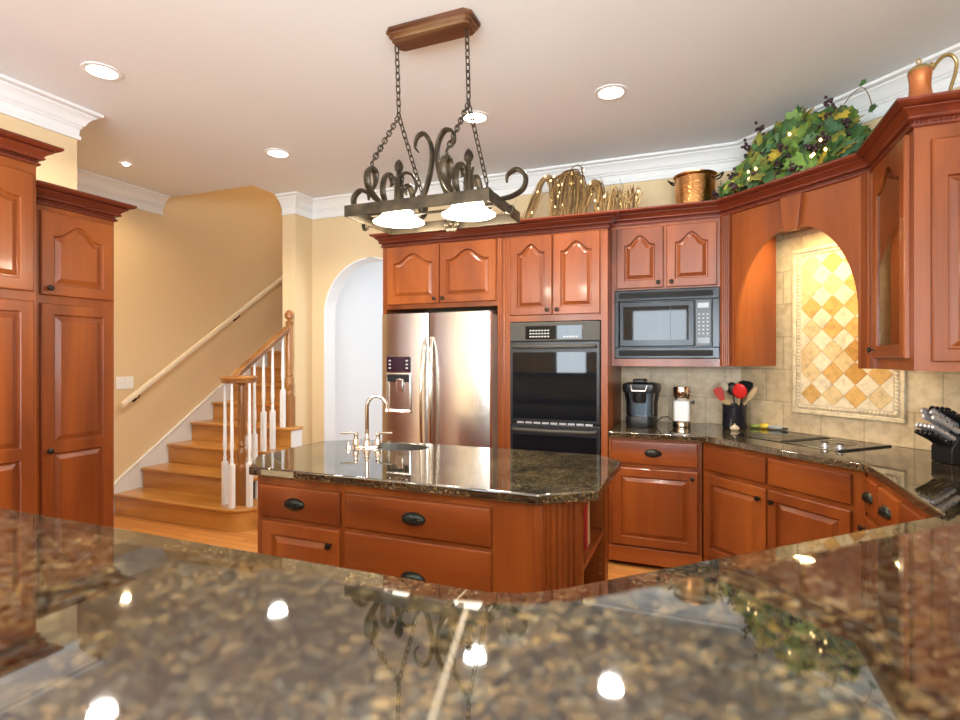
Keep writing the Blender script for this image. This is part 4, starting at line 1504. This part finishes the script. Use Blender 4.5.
# balustrade
SR = thing('stair_railing', 'oak stair handrail with volute cap, two turned newels and white balusters', 'railing', (-3.66, 3.5, rise), 0, world=True)
def newel(x, y, z0, z1, cap, name):
    b = B()
    b.box(x - 0.038, x + 0.038, y - 0.038, y + 0.038, z0 + 0.0008, z0 + 0.30)
    pr = [(0.036, 0.30), (0.039, 0.315), (0.030, 0.33), (0.027, 0.35), (0.033, 0.375), (0.040, 0.42), (0.036, 0.46), (0.026, 0.485), (0.033, 0.50), (0.026, 0.515), (0.030, 0.56), (0.033, 0.68)]
    pr = [(r, z0 + z) for r, z in pr] + [(0.030, z1 - 0.10), (0.027, z1 - 0.02), (0.036, z1 - 0.012), (0.03, z1)]
    b.lathe(pr, (x, y, 0), 18)
    if cap:
        b.lathe([(0.03, z1), (0.038, z1 + 0.012), (0.016, z1 + 0.024), (0.018, z1 + 0.034), (0.040, z1 + 0.055), (0.043, z1 + 0.085), (0.028, z1 + 0.118), (0.001, z1 + 0.132)], (x, y, 0), 18)
    return b.done(name, M['oak_v'], SR)
def baluster(x, y, z0, z1):
    b = B()
    b.box(x - 0.019, x + 0.019, y - 0.019, y + 0.019, z0 + 0.0008, z0 + 0.36)
    b.lathe([(0.018, z0 + 0.36), (0.012, z0 + 0.385), (0.016, z0 + 0.40), (0.011, z0 + 0.415), (0.013, z0 + 0.45), (0.0175, z0 + 0.50), (0.0145, z0 + 0.62), (0.010, z1 - 0.001)], (x, y, 0), 14)
    return b.done('baluster', M['white'], SR)
vx_, vy_ = -3.575, 3.50
newel(vx_, vy_, rise, 1.212, False, 'newel_post')
newel(-3.725, 4.24, rise * 4, 1.76, True, 'newel_post')
for x, y in ((-3.715, 3.455), (-3.565, 3.385), (-3.465, 3.475), (-3.62, 3.625)):
    baluster(x, y, rise, 1.212)
rz_ = lambda y: 1.276 + 0.68 * (y - 3.54)
for y, k in ((3.665, 2), (3.79, 2), (3.90, 3), (4.015, 3), (4.15, 4)):
    baluster(-3.722, y, rise * k, rz_(y) - 0.07)
b = B()
b.sm = True
b.lathe([(0.001, 1.213), (0.128, 1.213), (0.140, 1.222), (0.132, 1.232), (0.145, 1.242), (0.148, 1.258), (0.13, 1.272), (0.001, 1.276)], (-3.60, 3.495, 0), 36)
b.done('volute_cap', M['oak_v'], SR)
b = B()
P0 = [(-0.033, 0.0), (0.033, 0.0), (0.036, -0.02), (0.025, -0.033), (0.025, -0.06), (-0.025, -0.06), (-0.025, -0.033), (-0.036, -0.02)]
ys = [3.50, 3.54, 3.60, 4.205]
xs_ = [-3.66, -3.70, -3.722, -3.722]
b.loft([[(x + u, y, (rz_(y) if y > 3.52 else 1.27) + w_ + (0.012 if abs(u) < 0.034 and w_ == 0 else 0) * 0) for u, w_ in P0] for x, y in zip(xs_, ys)])
b.done('handrail', M['oak_v'], SR, bevel=0.004)
# painted rail on the wall
WR = thing('wall_handrail', 'cream painted handrail running up the stair wall', 'handrail', (-4.89, 3.375, 0.99), 0, world=True)
b = B()
ya, yb = 3.375, 6.6
hz = lambda y: 0.993 + 0.697 * (y - 3.375)
pr = [(-0.02, -0.03), (0.02, -0.03), (0.024, 0.0), (0.018, 0.022), (-0.018, 0.022), (-0.024, 0.0)]
b.loft([[(-4.885 + u, y, hz(y) + w_) for u, w_ in pr] for y in (ya, yb)])
b.done('rail', M['cream'], WR, bevel=0.004)
for y in (3.55, 4.75, 5.9):
    b = B()
    b.tube([(XL + 0.001, y, hz(y) - 0.085), (XL + 0.03, y, hz(y) - 0.09), (-4.892, y, hz(y) - 0.06), (-4.885, y, hz(y) - 0.031)], 0.006, 8)
    b.lathe([(0.001, 0.0008), (0.026, 0.0008), (0.024, 0.006), (0.001, 0.008)], (XL, y, hz(y) - 0.085), 14, Matrix.Rotation(PI / 2, 3, 'Y'))
    b.done('bracket', M['bronze'], WR)
SW = thing('light_switch', 'white three-gang switch plate on the stair wall below the handrail end', 'light switch', (XL, 3.466, 1.19), PI / 2)
b = B().box(-0.083, 0.083, -0.007, -0.0006, 1.19 - 0.058, 1.19 + 0.058)
b.done('plate', M['white'], SW, bevel=0.003)
for k in (-1, 0, 1):
    b = B().box(k * 0.046 - 0.006, k * 0.046 + 0.006, -0.016, -0.0072, 1.18, 1.206)
    b.done('toggle', M['whiteplastic'], SW, bevel=0.002)

# ================================================================== things on the counter
CT = 0.9205
# single-serve coffee maker
CM = thing('coffee_maker', 'black pod coffee maker with a blue-grey front next to the oven tower', 'coffee maker', (-0.405, 4.235, CT), math.radians(-5))
z = CT
b = B()
def rr(hx, hy, r, zz, oy=0.0, n=6):
    pts = []
    for sx, sy, a0 in ((1, 1, 0), (-1, 1, 90), (-1, -1, 180), (1, -1, 270)):
        for k in range(n + 1):
            a = math.radians(a0 + 90 * k / n)
            pts.append((sx * (hx - r) + r * math.cos(a), oy + sy * (hy - r) + r * math.sin(a), zz))
    return pts
b.sm = True
b.loft([rr(0.098, 0.13, 0.05, z + 0.0008), rr(0.102, 0.135, 0.05, z + 0.02), rr(0.102, 0.135, 0.05, z + 0.06), rr(0.098, 0.13, 0.05, z + 0.066)])
b.done('base', M['black'], CM)
b = B()
b.sm = True
b.loft([rr(0.078, 0.07, 0.045, z + 0.0665, 0.0), rr(0.085, 0.075, 0.045, z + 0.22, 0.0)])
b.done('front_shell', M['bluegrey'], CM)
b = B()
b.sm = True
b.loft([rr(0.128, 0.115, 0.05, z + 0.2205, 0.0), rr(0.133, 0.12, 0.05, z + 0.25), rr(0.128, 0.118, 0.05, z + 0.275), rr(0.10, 0.10, 0.05, z + 0.285)])
b.done('head', M['black'], CM)
for s in (-1, 1):
    b = B()
    b.sm = True
    b.loft([[(s * 0.104 + p[0] * 0.012, p[1] * 0.05, zz) for p in [(math.cos(2 * PI * k / 12), math.sin(2 * PI * k / 12)) for k in range(12)]] for zz in (z + 0.067, z + 0.15)] +
           [[(s * 0.116 + p[0] * 0.014, p[1] * 0.06, z + 0.22) for p in [(math.cos(2 * PI * k / 12), math.sin(2 * PI * k / 12)) for k in range(12)]]])
    b.done('side_column', M['black'], CM)
b = B()
b.lathe([(0.04, z + 0.155), (0.05, z + 0.17), (0.052, z + 0.2203)], (0, -0.09, 0), 18)
b.done('brew_spout', M['black'], CM)
b = B().box(-0.045, 0.045, -0.13, 0.0, z + 0.2855, z + 0.31)
b.done('lift_handle', M['black'], CM, bevel=0.008)
b = B()
b.tube([(-0.06, -0.122, z + 0.27), (-0.05, -0.135, z + 0.24), (-0.05, -0.136, z + 0.235), (0.05, -0.136, z + 0.235), (0.06, -0.122, z + 0.27)], 0.006, 8)
b.done('silver_trim', M['steel2'], CM)
b = B()
b.tube([(0.10, 0.06, z + 0.02), (0.14, 0.04, z + 0.055), (0.185, 0.05, z + 0.06), (0.215, 0.09, z + 0.03), (0.235, 0.16, z + 0.012), (0.20, 0.20, z + 0.012)], 0.004, 6)
b.done('power_cord', M['black'], CM)
CM.scale = (0.97, 0.97, 1.12)
# white and chrome grinder
GR = thing('coffee_grinder', 'white coffee grinder with polished steel top and base', 'coffee grinder', (-0.125, 4.26, CT), 0)
b = B()
b.lathe([(0.062, z + 0.0008), (0.064, z + 0.01), (0.062, z + 0.035), (0.055, z + 0.04)], seg=28)
b.done('base', M['chrome'], GR)
b = B()
b.sm = True
b.loft([rr(0.055, 0.055, 0.02, z + 0.0405), rr(0.056, 0.056, 0.02, z + 0.165), rr(0.05, 0.05, 0.02, z + 0.17)])
b.done('body', M['whiteplastic'], GR)
b = B()
b.lathe([(0.035, z + 0.1705), (0.052, z + 0.185), (0.06, z + 0.20), (0.06, z + 0.25), (0.056, z + 0.26), (0.001, z + 0.264)], seg=28)
b.done('hopper', M['chrome'], GR)
b = B()
rot = Matrix.Rotation(PI / 2, 3, 'Y')
b.lathe([(0.006, 0.0), (0.006, 0.016), (0.013, 0.018), (0.013, 0.03), (0.001, 0.031)], (0.0565, 0, z + 0.158), 12, rot)
b.done('dial', M['black'], GR)
for k in range(2):
    b = B()
    b.tube([(0.055, -0.015, z + 0.215 + k * 0.022), (0.075, -0.017, z + 0.216 + k * 0.022)], 0.004, 6)
    b.done('latch', M['steel2'], GR)
GR.scale = (1, 1, 1.13)
# utensil crock and what stands in it
ux, uy = 0.228, 4.30
UC = thing('utensil_crock', 'dark glazed crock of cooking utensils in the counter corner', 'crock', (ux, uy, CT))
b = B()
b.lathe([(0.001, z + 0.0008), (0.078, z + 0.0008), (0.081, z + 0.008), (0.081, z + 0.165), (0.083, z + 0.172), (0.078, z + 0.172), (0.076, z + 0.165), (0.076, z + 0.014), (0.001, z + 0.012)], seg=32)
b.done('body', M['crock'], UC)
b = B()
b.lathe([(0.0818, z + 0.15), (0.084, z + 0.153), (0.0818, z + 0.157)], seg=32)
b.done('rim_band', M['crock'], UC)
TOPZ = z + 0.172
def utensil(name, label, cat, bx, by, tx, ty, tz, hm, head, hmat, r=0.006):
    """handle from inside the crock to (tx, ty, tz); head: function(b, matrix) along the handle"""
    o = thing(name, label, cat, (ux + bx, uy + by, z + 0.02), 0, 'utensils in the crock')
    p, q = Vector((0, 0, 0)), Vector((tx - bx, ty - by, tz - 0.02))
    b = B()
    b.tube([p, p.lerp(q, 0.5), q], [r, r * 0.9, r], 8)
    b.done('handle', M[hm], o, loc=(0, 0, 0))
    d = (q - p).normalized()
    face_dir = Vector((-0.28, -0.96, 0))
    xx = d.cross(face_dir).normalized()
    yy_ = xx.cross(d)
    mtx = Matrix((xx, -yy_, d)).transposed().to_4x4()
    mtx.translation = q
    b = B()
    head(b, mtx)
    b.done('head', M[hmat], o, loc=(0, 0, 0), bevel=0.0)
    return o
def spat(w0, w1, h, th=0.008):
    def f(b, m_):
        n = 8
        pts = [(-w0, 0), (w0, 0), (w1, h * 0.6), (w1 * 0.9, h * 0.92), (w1 * 0.4, h), (-w1 * 0.5, h * 0.98), (-w1, h * 0.85), (-w1 * 0.95, h * 0.5)]
        b.prism(pts, -th / 2, th / 2, 'y', m_)
    return f
def spoonhead(w, h, sc=0.35):
    def f(b, m_):
        loops = []
        for k in range(9):
            a = PI * k / 8
            rr_ = max(0.001, math.sin(a)) * w
            zz = h / 2 - math.cos(a) * h / 2
            loops.append([m_ @ Vector((rr_ * math.cos(2 * PI * j / 16), rr_ * sc * math.sin(2 * PI * j / 16), zz)) for j in range(16)])
        b.sm = True
        b.loft(loops)
    return f
utensil('spatula', 'dull red spatula leaning left out of the dark crock', 'utensil', 0.0, 0.01, -0.078, -0.02, 0.20, 'spoonwood', spat(0.018, 0.033, 0.10), 'red2')
utensil('spoon', 'beige spoon standing tallest at the left of the crock', 'utensil', -0.02, 0.03, -0.062, 0.02, 0.255, 'beige', spoonhead(0.030, 0.08, 0.3), 'beige', 0.008)
utensil('ladle', 'black ladle behind the red spoon in the crock', 'utensil', 0.02, 0.0, -0.008, 0.02, 0.235, 'black', spoonhead(0.036, 0.095, 0.4), 'black')
utensil('turner', 'black slotted turner with its wide end up at the back of the crock', 'utensil', 0.0, -0.02, 0.058, 0.05, 0.235, 'black', spat(0.02, 0.05, 0.11, 0.004), 'black')
utensil('spoon', 'bright red rounded spoon at the front of the crock', 'utensil', 0.02, 0.04, 0.028, -0.03, 0.215, 'spoonwood', spoonhead(0.048, 0.115, 0.3), 'red', 0.008)
utensil('wooden_spoon', 'pale wooden spoon leaning right in the crock', 'utensil', -0.03, 0.02, 0.080, -0.01, 0.20, 'spoonwood', spoonhead(0.022, 0.12, 0.4), 'spoonwood', 0.007)
utensil('wooden_paddle', 'pale flat wooden paddle at the front left of the crock', 'utensil', 0.03, 0.02, -0.035, -0.045, 0.16, 'spoonwood', spat(0.012, 0.018, 0.06, 0.006), 'spoonwood', 0.007)
# small ceramic pieces beside the crock
t_ = thing('garlic_bulb', 'small beige round ornament in front of the dark crock', 'ornament', (0.222, 4.165, CT))
B().lathe([(0.001, z + 0.0006), (0.022, z + 0.001), (0.030, z + 0.014), (0.024, z + 0.028), (0.008, z + 0.038), (0.004, z + 0.048), (0.001, z + 0.05)], seg=18, ribs=7, amp=0.06).done('bulb', M['beige'], t_)
t_ = thing('spoon_rest', 'green and yellow lemon shaped spoon rest right of the crock', 'spoon rest', (0.40, 4.35, CT), math.radians(-10))
B().ball((-0.035, 0, z + 0.0165), 0.030, 14, (1.2, 0.9, 0.5)).done('leaf_end', M['lime'], t_)
B().ball((0.03, -0.005, z + 0.0205), 0.04, 14, (0.95, 0.8, 0.5)).done('lemon', M['yellow'], t_)
t_ = thing('small_dish', 'small grey fish shaped dish beside the lemon spoon rest', 'dish', (0.485, 4.30, CT), math.radians(-30))
B().ball((0, 0, z + 0.0185), 0.05, 16, (1.1, 0.6, 0.36)).done('body', M['lightgrey'], t_)
B().prism([(0.045, -0.008), (0.085, -0.03), (0.078, 0.0), (0.085, 0.03), (0.045, 0.008)], z + 0.012, z + 0.022).done('tail', M['panelgrey'], t_)

# knife block: local x points to the picture's left, tilted forward
KB = thing('knife_block', 'black knife block full of steel-handled knives at the right end of the counter', 'knife block', (1.12, 3.29, CT), math.radians(202))
b = B()
z = CT
b.prism([(-0.13, z + 0.0008), (0.045, z + 0.0008), (0.045, z + 0.075), (-0.05, z + 0.21), (-0.15, z + 0.14)], -0.06, 0.06, 'y')
b.done('block', M['black'], KB, bevel=0.004)
kroot = Matrix.Translation(KB.location) @ Matrix.Rotation(math.radians(202), 4, 'Z')
ax_ = Vector((0.818, 0, 0.576)).normalized()          # handle direction, out of the sloping face
acr = Vector((-0.576, 0, 0.818))
def knife(label, s_, v_, L, r, steel=True):
    base = Vector((0.045, v_, 0.075)) + Vector((-0.095, 0, 0.135)) * s_ + ax_ * 0.003
    o = thing('knife', label, 'knife', kroot @ base, math.radians(202), 'knives in the block')
    m_ = Matrix((acr, Vector((0, 1, 0)), ax_)).transposed().to_4x4()
    b = B()
    b.sm = True
    loops = []
    for t0, k0 in ((0.0, 0.75), (0.06, 1.0), (0.3, 0.92), (0.6, 1.0), (0.85, 1.12), (0.97, 1.0), (1.0, 0.5)):
        loops.append([m_ @ Vector((r * k0 * 1.25 * math.cos(2 * PI * j / 12) - 0.010 * t0 * t0, r * 0.8 * k0 * math.sin(2 * PI * j / 12), L * t0)) for j in range(12)])
    b.loft(loops)
    h = b.done('handle', M['steel2'] if steel else M['black'], o, loc=(0, 0, 0))
    for t0 in (0.3, 0.55, 0.8):
        b = B()
        b.ball(m_ @ Vector((0.002, r * 0.80, L * t0)), r * 0.3, 6)
        b.done('rivet', M['black'] if steel else M['steel2'], h)
    return o
names = ['first', 'second', 'third', 'fourth']
for k in range(4):
    knife('large steel knife handle in the upper row of the block, %s from the tiled wall' % names[k], 0.72 if k % 2 == 0 else 0.56, -0.042 + 0.028 * k, 0.150, 0.0125)
for k in range(4):
    knife('black riveted knife handle at the very top of the block, %s from the tiled wall' % names[k], 0.92, -0.042 + 0.028 * k, 0.12, 0.011, steel=False)
for k in range(5):
    knife('slim steel steak knife handle in the lower row, %s from the tiled wall' % (names + ['fifth'])[k], 0.30, -0.048 + 0.024 * k, 0.125, 0.0095)
for k in range(4):
    knife('slim black steak knife handle in the bottom row, %s from the tiled wall' % names[k], 0.11, -0.042 + 0.028 * k, 0.115, 0.0095, steel=False)

# ================================================================== on top of the cabinets
dz = 2.469
PT = thing('copper_pot', 'hammered copper stock pot standing on the microwave cabinet', 'pot', (-0.035, 4.24, 2.4655))
b = B()
z = 2.4655
b.lathe([(0.001, z + 0.0006), (0.128, z + 0.0006), (0.136, z + 0.01), (0.137, z + 0.25), (0.148, z + 0.262), (0.150, z + 0.272), (0.142, z + 0.275), (0.133, z + 0.26), (0.132, z + 0.012), (0.001, z + 0.008)], seg=40)
b.done('body', M['copper'], PT)
for s in (-1, 1):
    b = B()
    b.tube([(s * 0.137, -0.03, z + 0.235), (s * 0.165, -0.032, z + 0.245), (s * 0.185, -0.015, z + 0.265), (s * 0.188, 0.0, z + 0.27), (s * 0.185, 0.015, z + 0.265), (s * 0.165, 0.032, z + 0.245), (s * 0.137, 0.03, z + 0.235)], 0.006, 8)
    b.done('handle', M['bronze'], PT)
PT.rotation_euler = (0, 0, math.radians(-8))
EW = thing('pitcher', 'antique copper pitcher with a curved brass handle on the far right cabinet', 'pitcher', (0.835, 2.745, 2.4655), math.radians(16))
EW.scale = (0.48, 0.48, 0.58)
b = B()
b.lathe([(0.001, z + 0.0006), (0.112, z + 0.0006), (0.112, z + 0.006), (0.098, z + 0.03), (0.082, z + 0.07), (0.076, z + 0.11), (0.078, z + 0.17), (0.086, z + 0.22), (0.084, z + 0.226), (0.001, z + 0.226)], seg=32)
b.done('body', M['copper2'], EW)
b = B()
b.lathe([(0.088, z + 0.2262), (0.086, z + 0.24), (0.06, z + 0.262), (0.03, z + 0.275), (0.012, z + 0.28), (0.001, z + 0.281)], seg=32)
l_ = b.done('lid', M['brass'], EW)
b = B()
b.tube([(0.018 * math.cos(2 * PI * k / 14) - 0.01, 0, z + 0.302 + 0.018 * math.sin(2 * PI * k / 14)) for k in range(14)], 0.006, 7, closed=True)
b.done('lid_ring', M['brass'], l_)
b = B()
hp = smooth([(0.04, -0.03, z + 0.205), (0.085, -0.02, z + 0.235), (0.13, 0, z + 0.285), (0.185, 0, z + 0.33), (0.245, 0, z + 0.335), (0.285, 0, z + 0.29), (0.28, 0, z + 0.22), (0.25, 0, z + 0.13), (0.232, 0, z + 0.07), (0.236, 0, z + 0.04), (0.225, 0, z + 0.03)], 5)
b.tube(hp, [0.0135] * (len(hp) - 1) + [0.006], 10)
b.ball((0.09, 0, z + 0.265), 0.022, 10, (1, 1, 1.3))
b.done('handle', M['brass'], EW)

# lit twig bundles along the oven and refrigerator cabinets
TY = 4.05
TZ = 2.4215
def twigs(label, path, n, jit, nb, stray=2, brush=False):
    x_ = sum(p[0] for p in path) / len(path)
    o = thing('twig_bundle', label, 'twig decoration', (x_, TY, TZ), 0, 'lit twig bundles on the cabinets', world=True)
    b = B()
    allp = []
    for k in range(n):
        ox, oy, oz = rnd.gauss(0, jit), rnd.gauss(0, jit), rnd.gauss(0, jit * 0.6)
        ps = []
        for (px_, pz_) in path:
            ps.append((px_ + ox + rnd.gauss(0, jit * 0.6), TY + oy + rnd.gauss(0, jit * 0.6), max(TZ + 0.006, pz_ + oz + rnd.gauss(0, jit * 0.4))))
        if brush:
            px0 = path[0][0] + (path[1][0] - path[0][0]) * rnd.random()
            lean = rnd.gauss(0.02, 0.035)
            hh = 0.15 + 0.10 * rnd.random()
            yy0 = TY + rnd.gauss(0, 0.04)
            ps = [(px0, yy0, TZ + 0.006), (px0 + lean * 0.3, yy0 + rnd.gauss(0, .01), TZ + hh * 0.5), (px0 + lean, yy0 + rnd.gauss(0, .02), TZ + hh)]
        sp_ = smooth(ps, 4)
        allp += sp_
        b.mi = rnd.choices([0, 1, 2], [3, 2.5, 1.5])[0]
        b.tube(sp_, [0.0036] * (len(sp_) - 1) + [0.0012], 5)
    for k in range(stray):
        p = rnd.choice([q for q in allp if q.z > TZ + 0.15])
        pts = smooth([p, p + Vector((0.03, 0, 0.04)) * rnd.uniform(0.5, 1.5), p + Vector((rnd.uniform(0, 0.09), 0, rnd.uniform(0.05, 0.11)))], 4)
        b.tube(pts, 0.0012, 4)
    tw = b.done('twigs', M['twigs'], o)
    tw['kind'] = 'stuff'
    for k in range(nb):
        p = rnd.choice(allp)
        b = B()
        b.ball((p.x + rnd.gauss(0, 0.008), p.y - 0.012, max(TZ + 0.012, p.z)), 0.0065, 8, (1, 1, 1.4))
        b.done('string_light', M['bulb'], o)
    return o
twigs('lit twig arch closest to the pendant lamp, open in the middle', [(-1.27, TZ + 0.01), (-1.20, 2.60), (-1.13, 2.76), (-1.07, 2.80), (-1.035, 2.76), (-1.04, 2.68), (-1.02, 2.55), (-1.03, TZ + 0.01)], 26, 0.014, 12, 2)
twigs('tallest and thickest lit twig bundle above the oven', [(-0.99, TZ + 0.01), (-0.985, 2.62), (-0.96, 2.76), (-0.91, 2.80), (-0.87, 2.77), (-0.86, 2.62), (-0.87, TZ + 0.01)], 60, 0.028, 14, 4)
twigs('low lit twig arch between the thick bundle and the brush', [(-0.86, TZ + 0.01), (-0.80, 2.58), (-0.745, 2.70), (-0.70, 2.70), (-0.68, 2.62), (-0.69, 2.52), (-0.68, TZ + 0.01)], 36, 0.016, 10, 3)
twigs('short upright brush of lit twigs ending beside the copper pot side', [(-0.655, TZ), (-0.42, TZ)], 120, 0.02, 14, 2, brush=True)
twigs('fallen lit twig strands just behind the right end of the pendant', [(-1.48, TZ + 0.08), (-1.40, TZ + 0.14), (-1.34, TZ + 0.10), (-1.27, TZ + 0.02)], 16, 0.016, 4, 1)

# grape ivy arrangement on the hood
GI = thing('ivy_arrangement', 'artificial grape ivy with dark grapes and tiny lights on the hood top', 'plant arrangement', (0.50, 3.75, 2.4655), 0, world=True)
along = Vector((1, -1, 0)).normalized()
back = Vector((1, 1, 0)).normalized()
org = Vector((0.1295, 4.0, 0))
def hull(s_):
    """crest height of the mound over the hood front, by distance along it"""
    pts = [(-0.06, 0.05), (-0.015, 0.12), (0.06, 0.26), (0.12, 0.40), (0.16, 0.46), (0.25, 0.48), (0.35, 0.49), (0.43, 0.50), (0.52, 0.45), (0.62, 0.42), (0.70, 0.40), (0.76, 0.32), (0.82, 0.15), (0.9, 0.06)]
    for (a, h0), (c, h1) in zip(pts, pts[1:]):
        if a <= s_ <= c:
            return h0 + (h1 - h0) * (s_ - a) / (c - a)
    return 0.03
LEAF = [(0, 0), (0.22, -0.10), (0.50, -0.02), (0.42, 0.22), (0.62, 0.42), (0.34, 0.50), (0.30, 0.74), (0.12, 0.70), (0, 1.0), (-0.12, 0.70), (-0.30, 0.74), (-0.34, 0.50), (-0.62, 0.42), (-0.42, 0.22), (-0.50, -0.02), (-0.22, -0.10)]
b = B()
grape_spots = []
def leaf(p, nrm, size, mi):
    nrm = nrm.normalized()
    tv = nrm.cross(Vector((rnd.uniform(-1, 1), rnd.uniform(-1, 1), rnd.uniform(-0.4, 1)))).normalized()
    bt = nrm.cross(tv)
    b.mi = mi
    tp_, bo = [], []
    for u, v_ in LEAF:
        cup = -0.22 * (u * u) - 0.16 * (v_ - 0.4) ** 2 + rnd.gauss(0, 0.015)
        q = p + tv * (u * size) + bt * (v_ - 0.4) * size + nrm * cup * size
        tp_.append(b.bm.verts.new(q + nrm * 0.0006))
        bo.append(b.bm.verts.new(q - nrm * 0.0006))
    ct, cb_ = b.bm.verts.new(p + nrm * 0.0006), b.bm.verts.new(p - nrm * 0.0006)
    n = len(LEAF)
    for i in range(n):
        j = (i + 1) % n
        b.face([ct, tp_[i], tp_[j]])
        b.face([cb_, bo[j], bo[i]])
        b.face([tp_[i], bo[i], bo[j], tp_[j]])
z0_ = 2.475
for k in range(420):
    s_ = rnd.uniform(-0.01, 0.88)
    hh = hull(s_)
    f = rnd.random() ** 0.75
    h = 0.02 + max(0.02, hh - 0.07) * f
    dep = rnd.uniform(-0.085, 0.02) + 0.26 * f
    p = org + along * s_ + back * dep + Vector((0, 0, z0_ + h))
    nrm = -back * rnd.uniform(0.5, 1.2) + Vector((0, 0, 1)) * rnd.uniform(-0.2, 0.9) + along * rnd.gauss(0, 0.45)
    size = rnd.uniform(0.075, 0.125)
    if rnd.random() < 0.10:
        grape_spots.append(p - back * 0.045)
    mi = rnd.choices([0, 1, 2, 3, 4], [4, 4, 2.6, 1.0, 1.8])[0]
    p.z = max(p.z, z0_ + 0.06)
    leaf(p, nrm, size, mi)
b.done('leaves', M['leaf'], GI)
for p in grape_spots[:22] + [org + along * 0.17 + back * 0.16 + Vector((0, 0, z0_ + 0.46)), org + along * 0.10 + back * 0.12 + Vector((0, 0, z0_ + 0.34)), org + along * 0.70 + back * 0.04 + Vector((0, 0, z0_ + 0.36)), org + along * -0.04 + Vector((0, 0, z0_ + 0.05))]:
    b = B()
    for k in range(rnd.randint(9, 15)):
        b.ball(p + Vector((rnd.gauss(0, 0.014), rnd.gauss(0, 0.014), max(z0_ + 0.02 - p.z, rnd.gauss(0, 0.018)))), rnd.uniform(0.008, 0.0115), 8)
    b.done('grape_bunch', M['grape'], GI)
for k in range(9):
    s_ = rnd.uniform(0.18, 0.80)
    p = org + along * s_ - back * rnd.uniform(0.02, 0.06) + Vector((0, 0, z0_ + hull(s_) * rnd.uniform(0.10, 0.55)))
    b = B()
    b.ball(p, 0.008, 8, (1, 1, 1.3))
    b.done('string_light', M['bulb'], GI)
b = B()
c0 = org + along * 0.72 + back * 0.12 + Vector((0, 0, z0_ + 0.33))
b.tube(smooth([c0, c0 + along * 0.06 + Vector((0, 0, 0.06)), c0 + along * 0.12 + Vector((0, 0, 0.075)), c0 + along * 0.15 + Vector((0, 0, 0.03)), c0 + along * 0.17 + Vector((0, 0, -0.04))], 5), 0.0025, 6)
b.done('tendril', M['vine'], GI)
for q, sz in ((c0 + along * 0.125 + Vector((0, 0, 0.10)), 0.04), (c0 + along * 0.175 + Vector((0, 0, -0.055)), 0.045)):
    b = B()
    leaf(q, -back + Vector((0, 0, 0.3)), sz, 0)
    b.done('tendril_leaf', M['leaf'], GI)
b = B()
for s_ in (0.0, 0.3, 0.6, 0.88):
    b.tube(smooth([org + along * s_ + back * 0.12 + Vector((0, 0, 2.4752)), org + along * (s_ + 0.05) + back * 0.16 + Vector((0, 0, 2.52)), org + along * (s_ + 0.08) + back * 0.2 + Vector((0, 0, 2.47 + hull(min(0.9, s_ + 0.08)) * 0.8))], 4), 0.006, 6)
b.done('stems', M['vine'], GI)
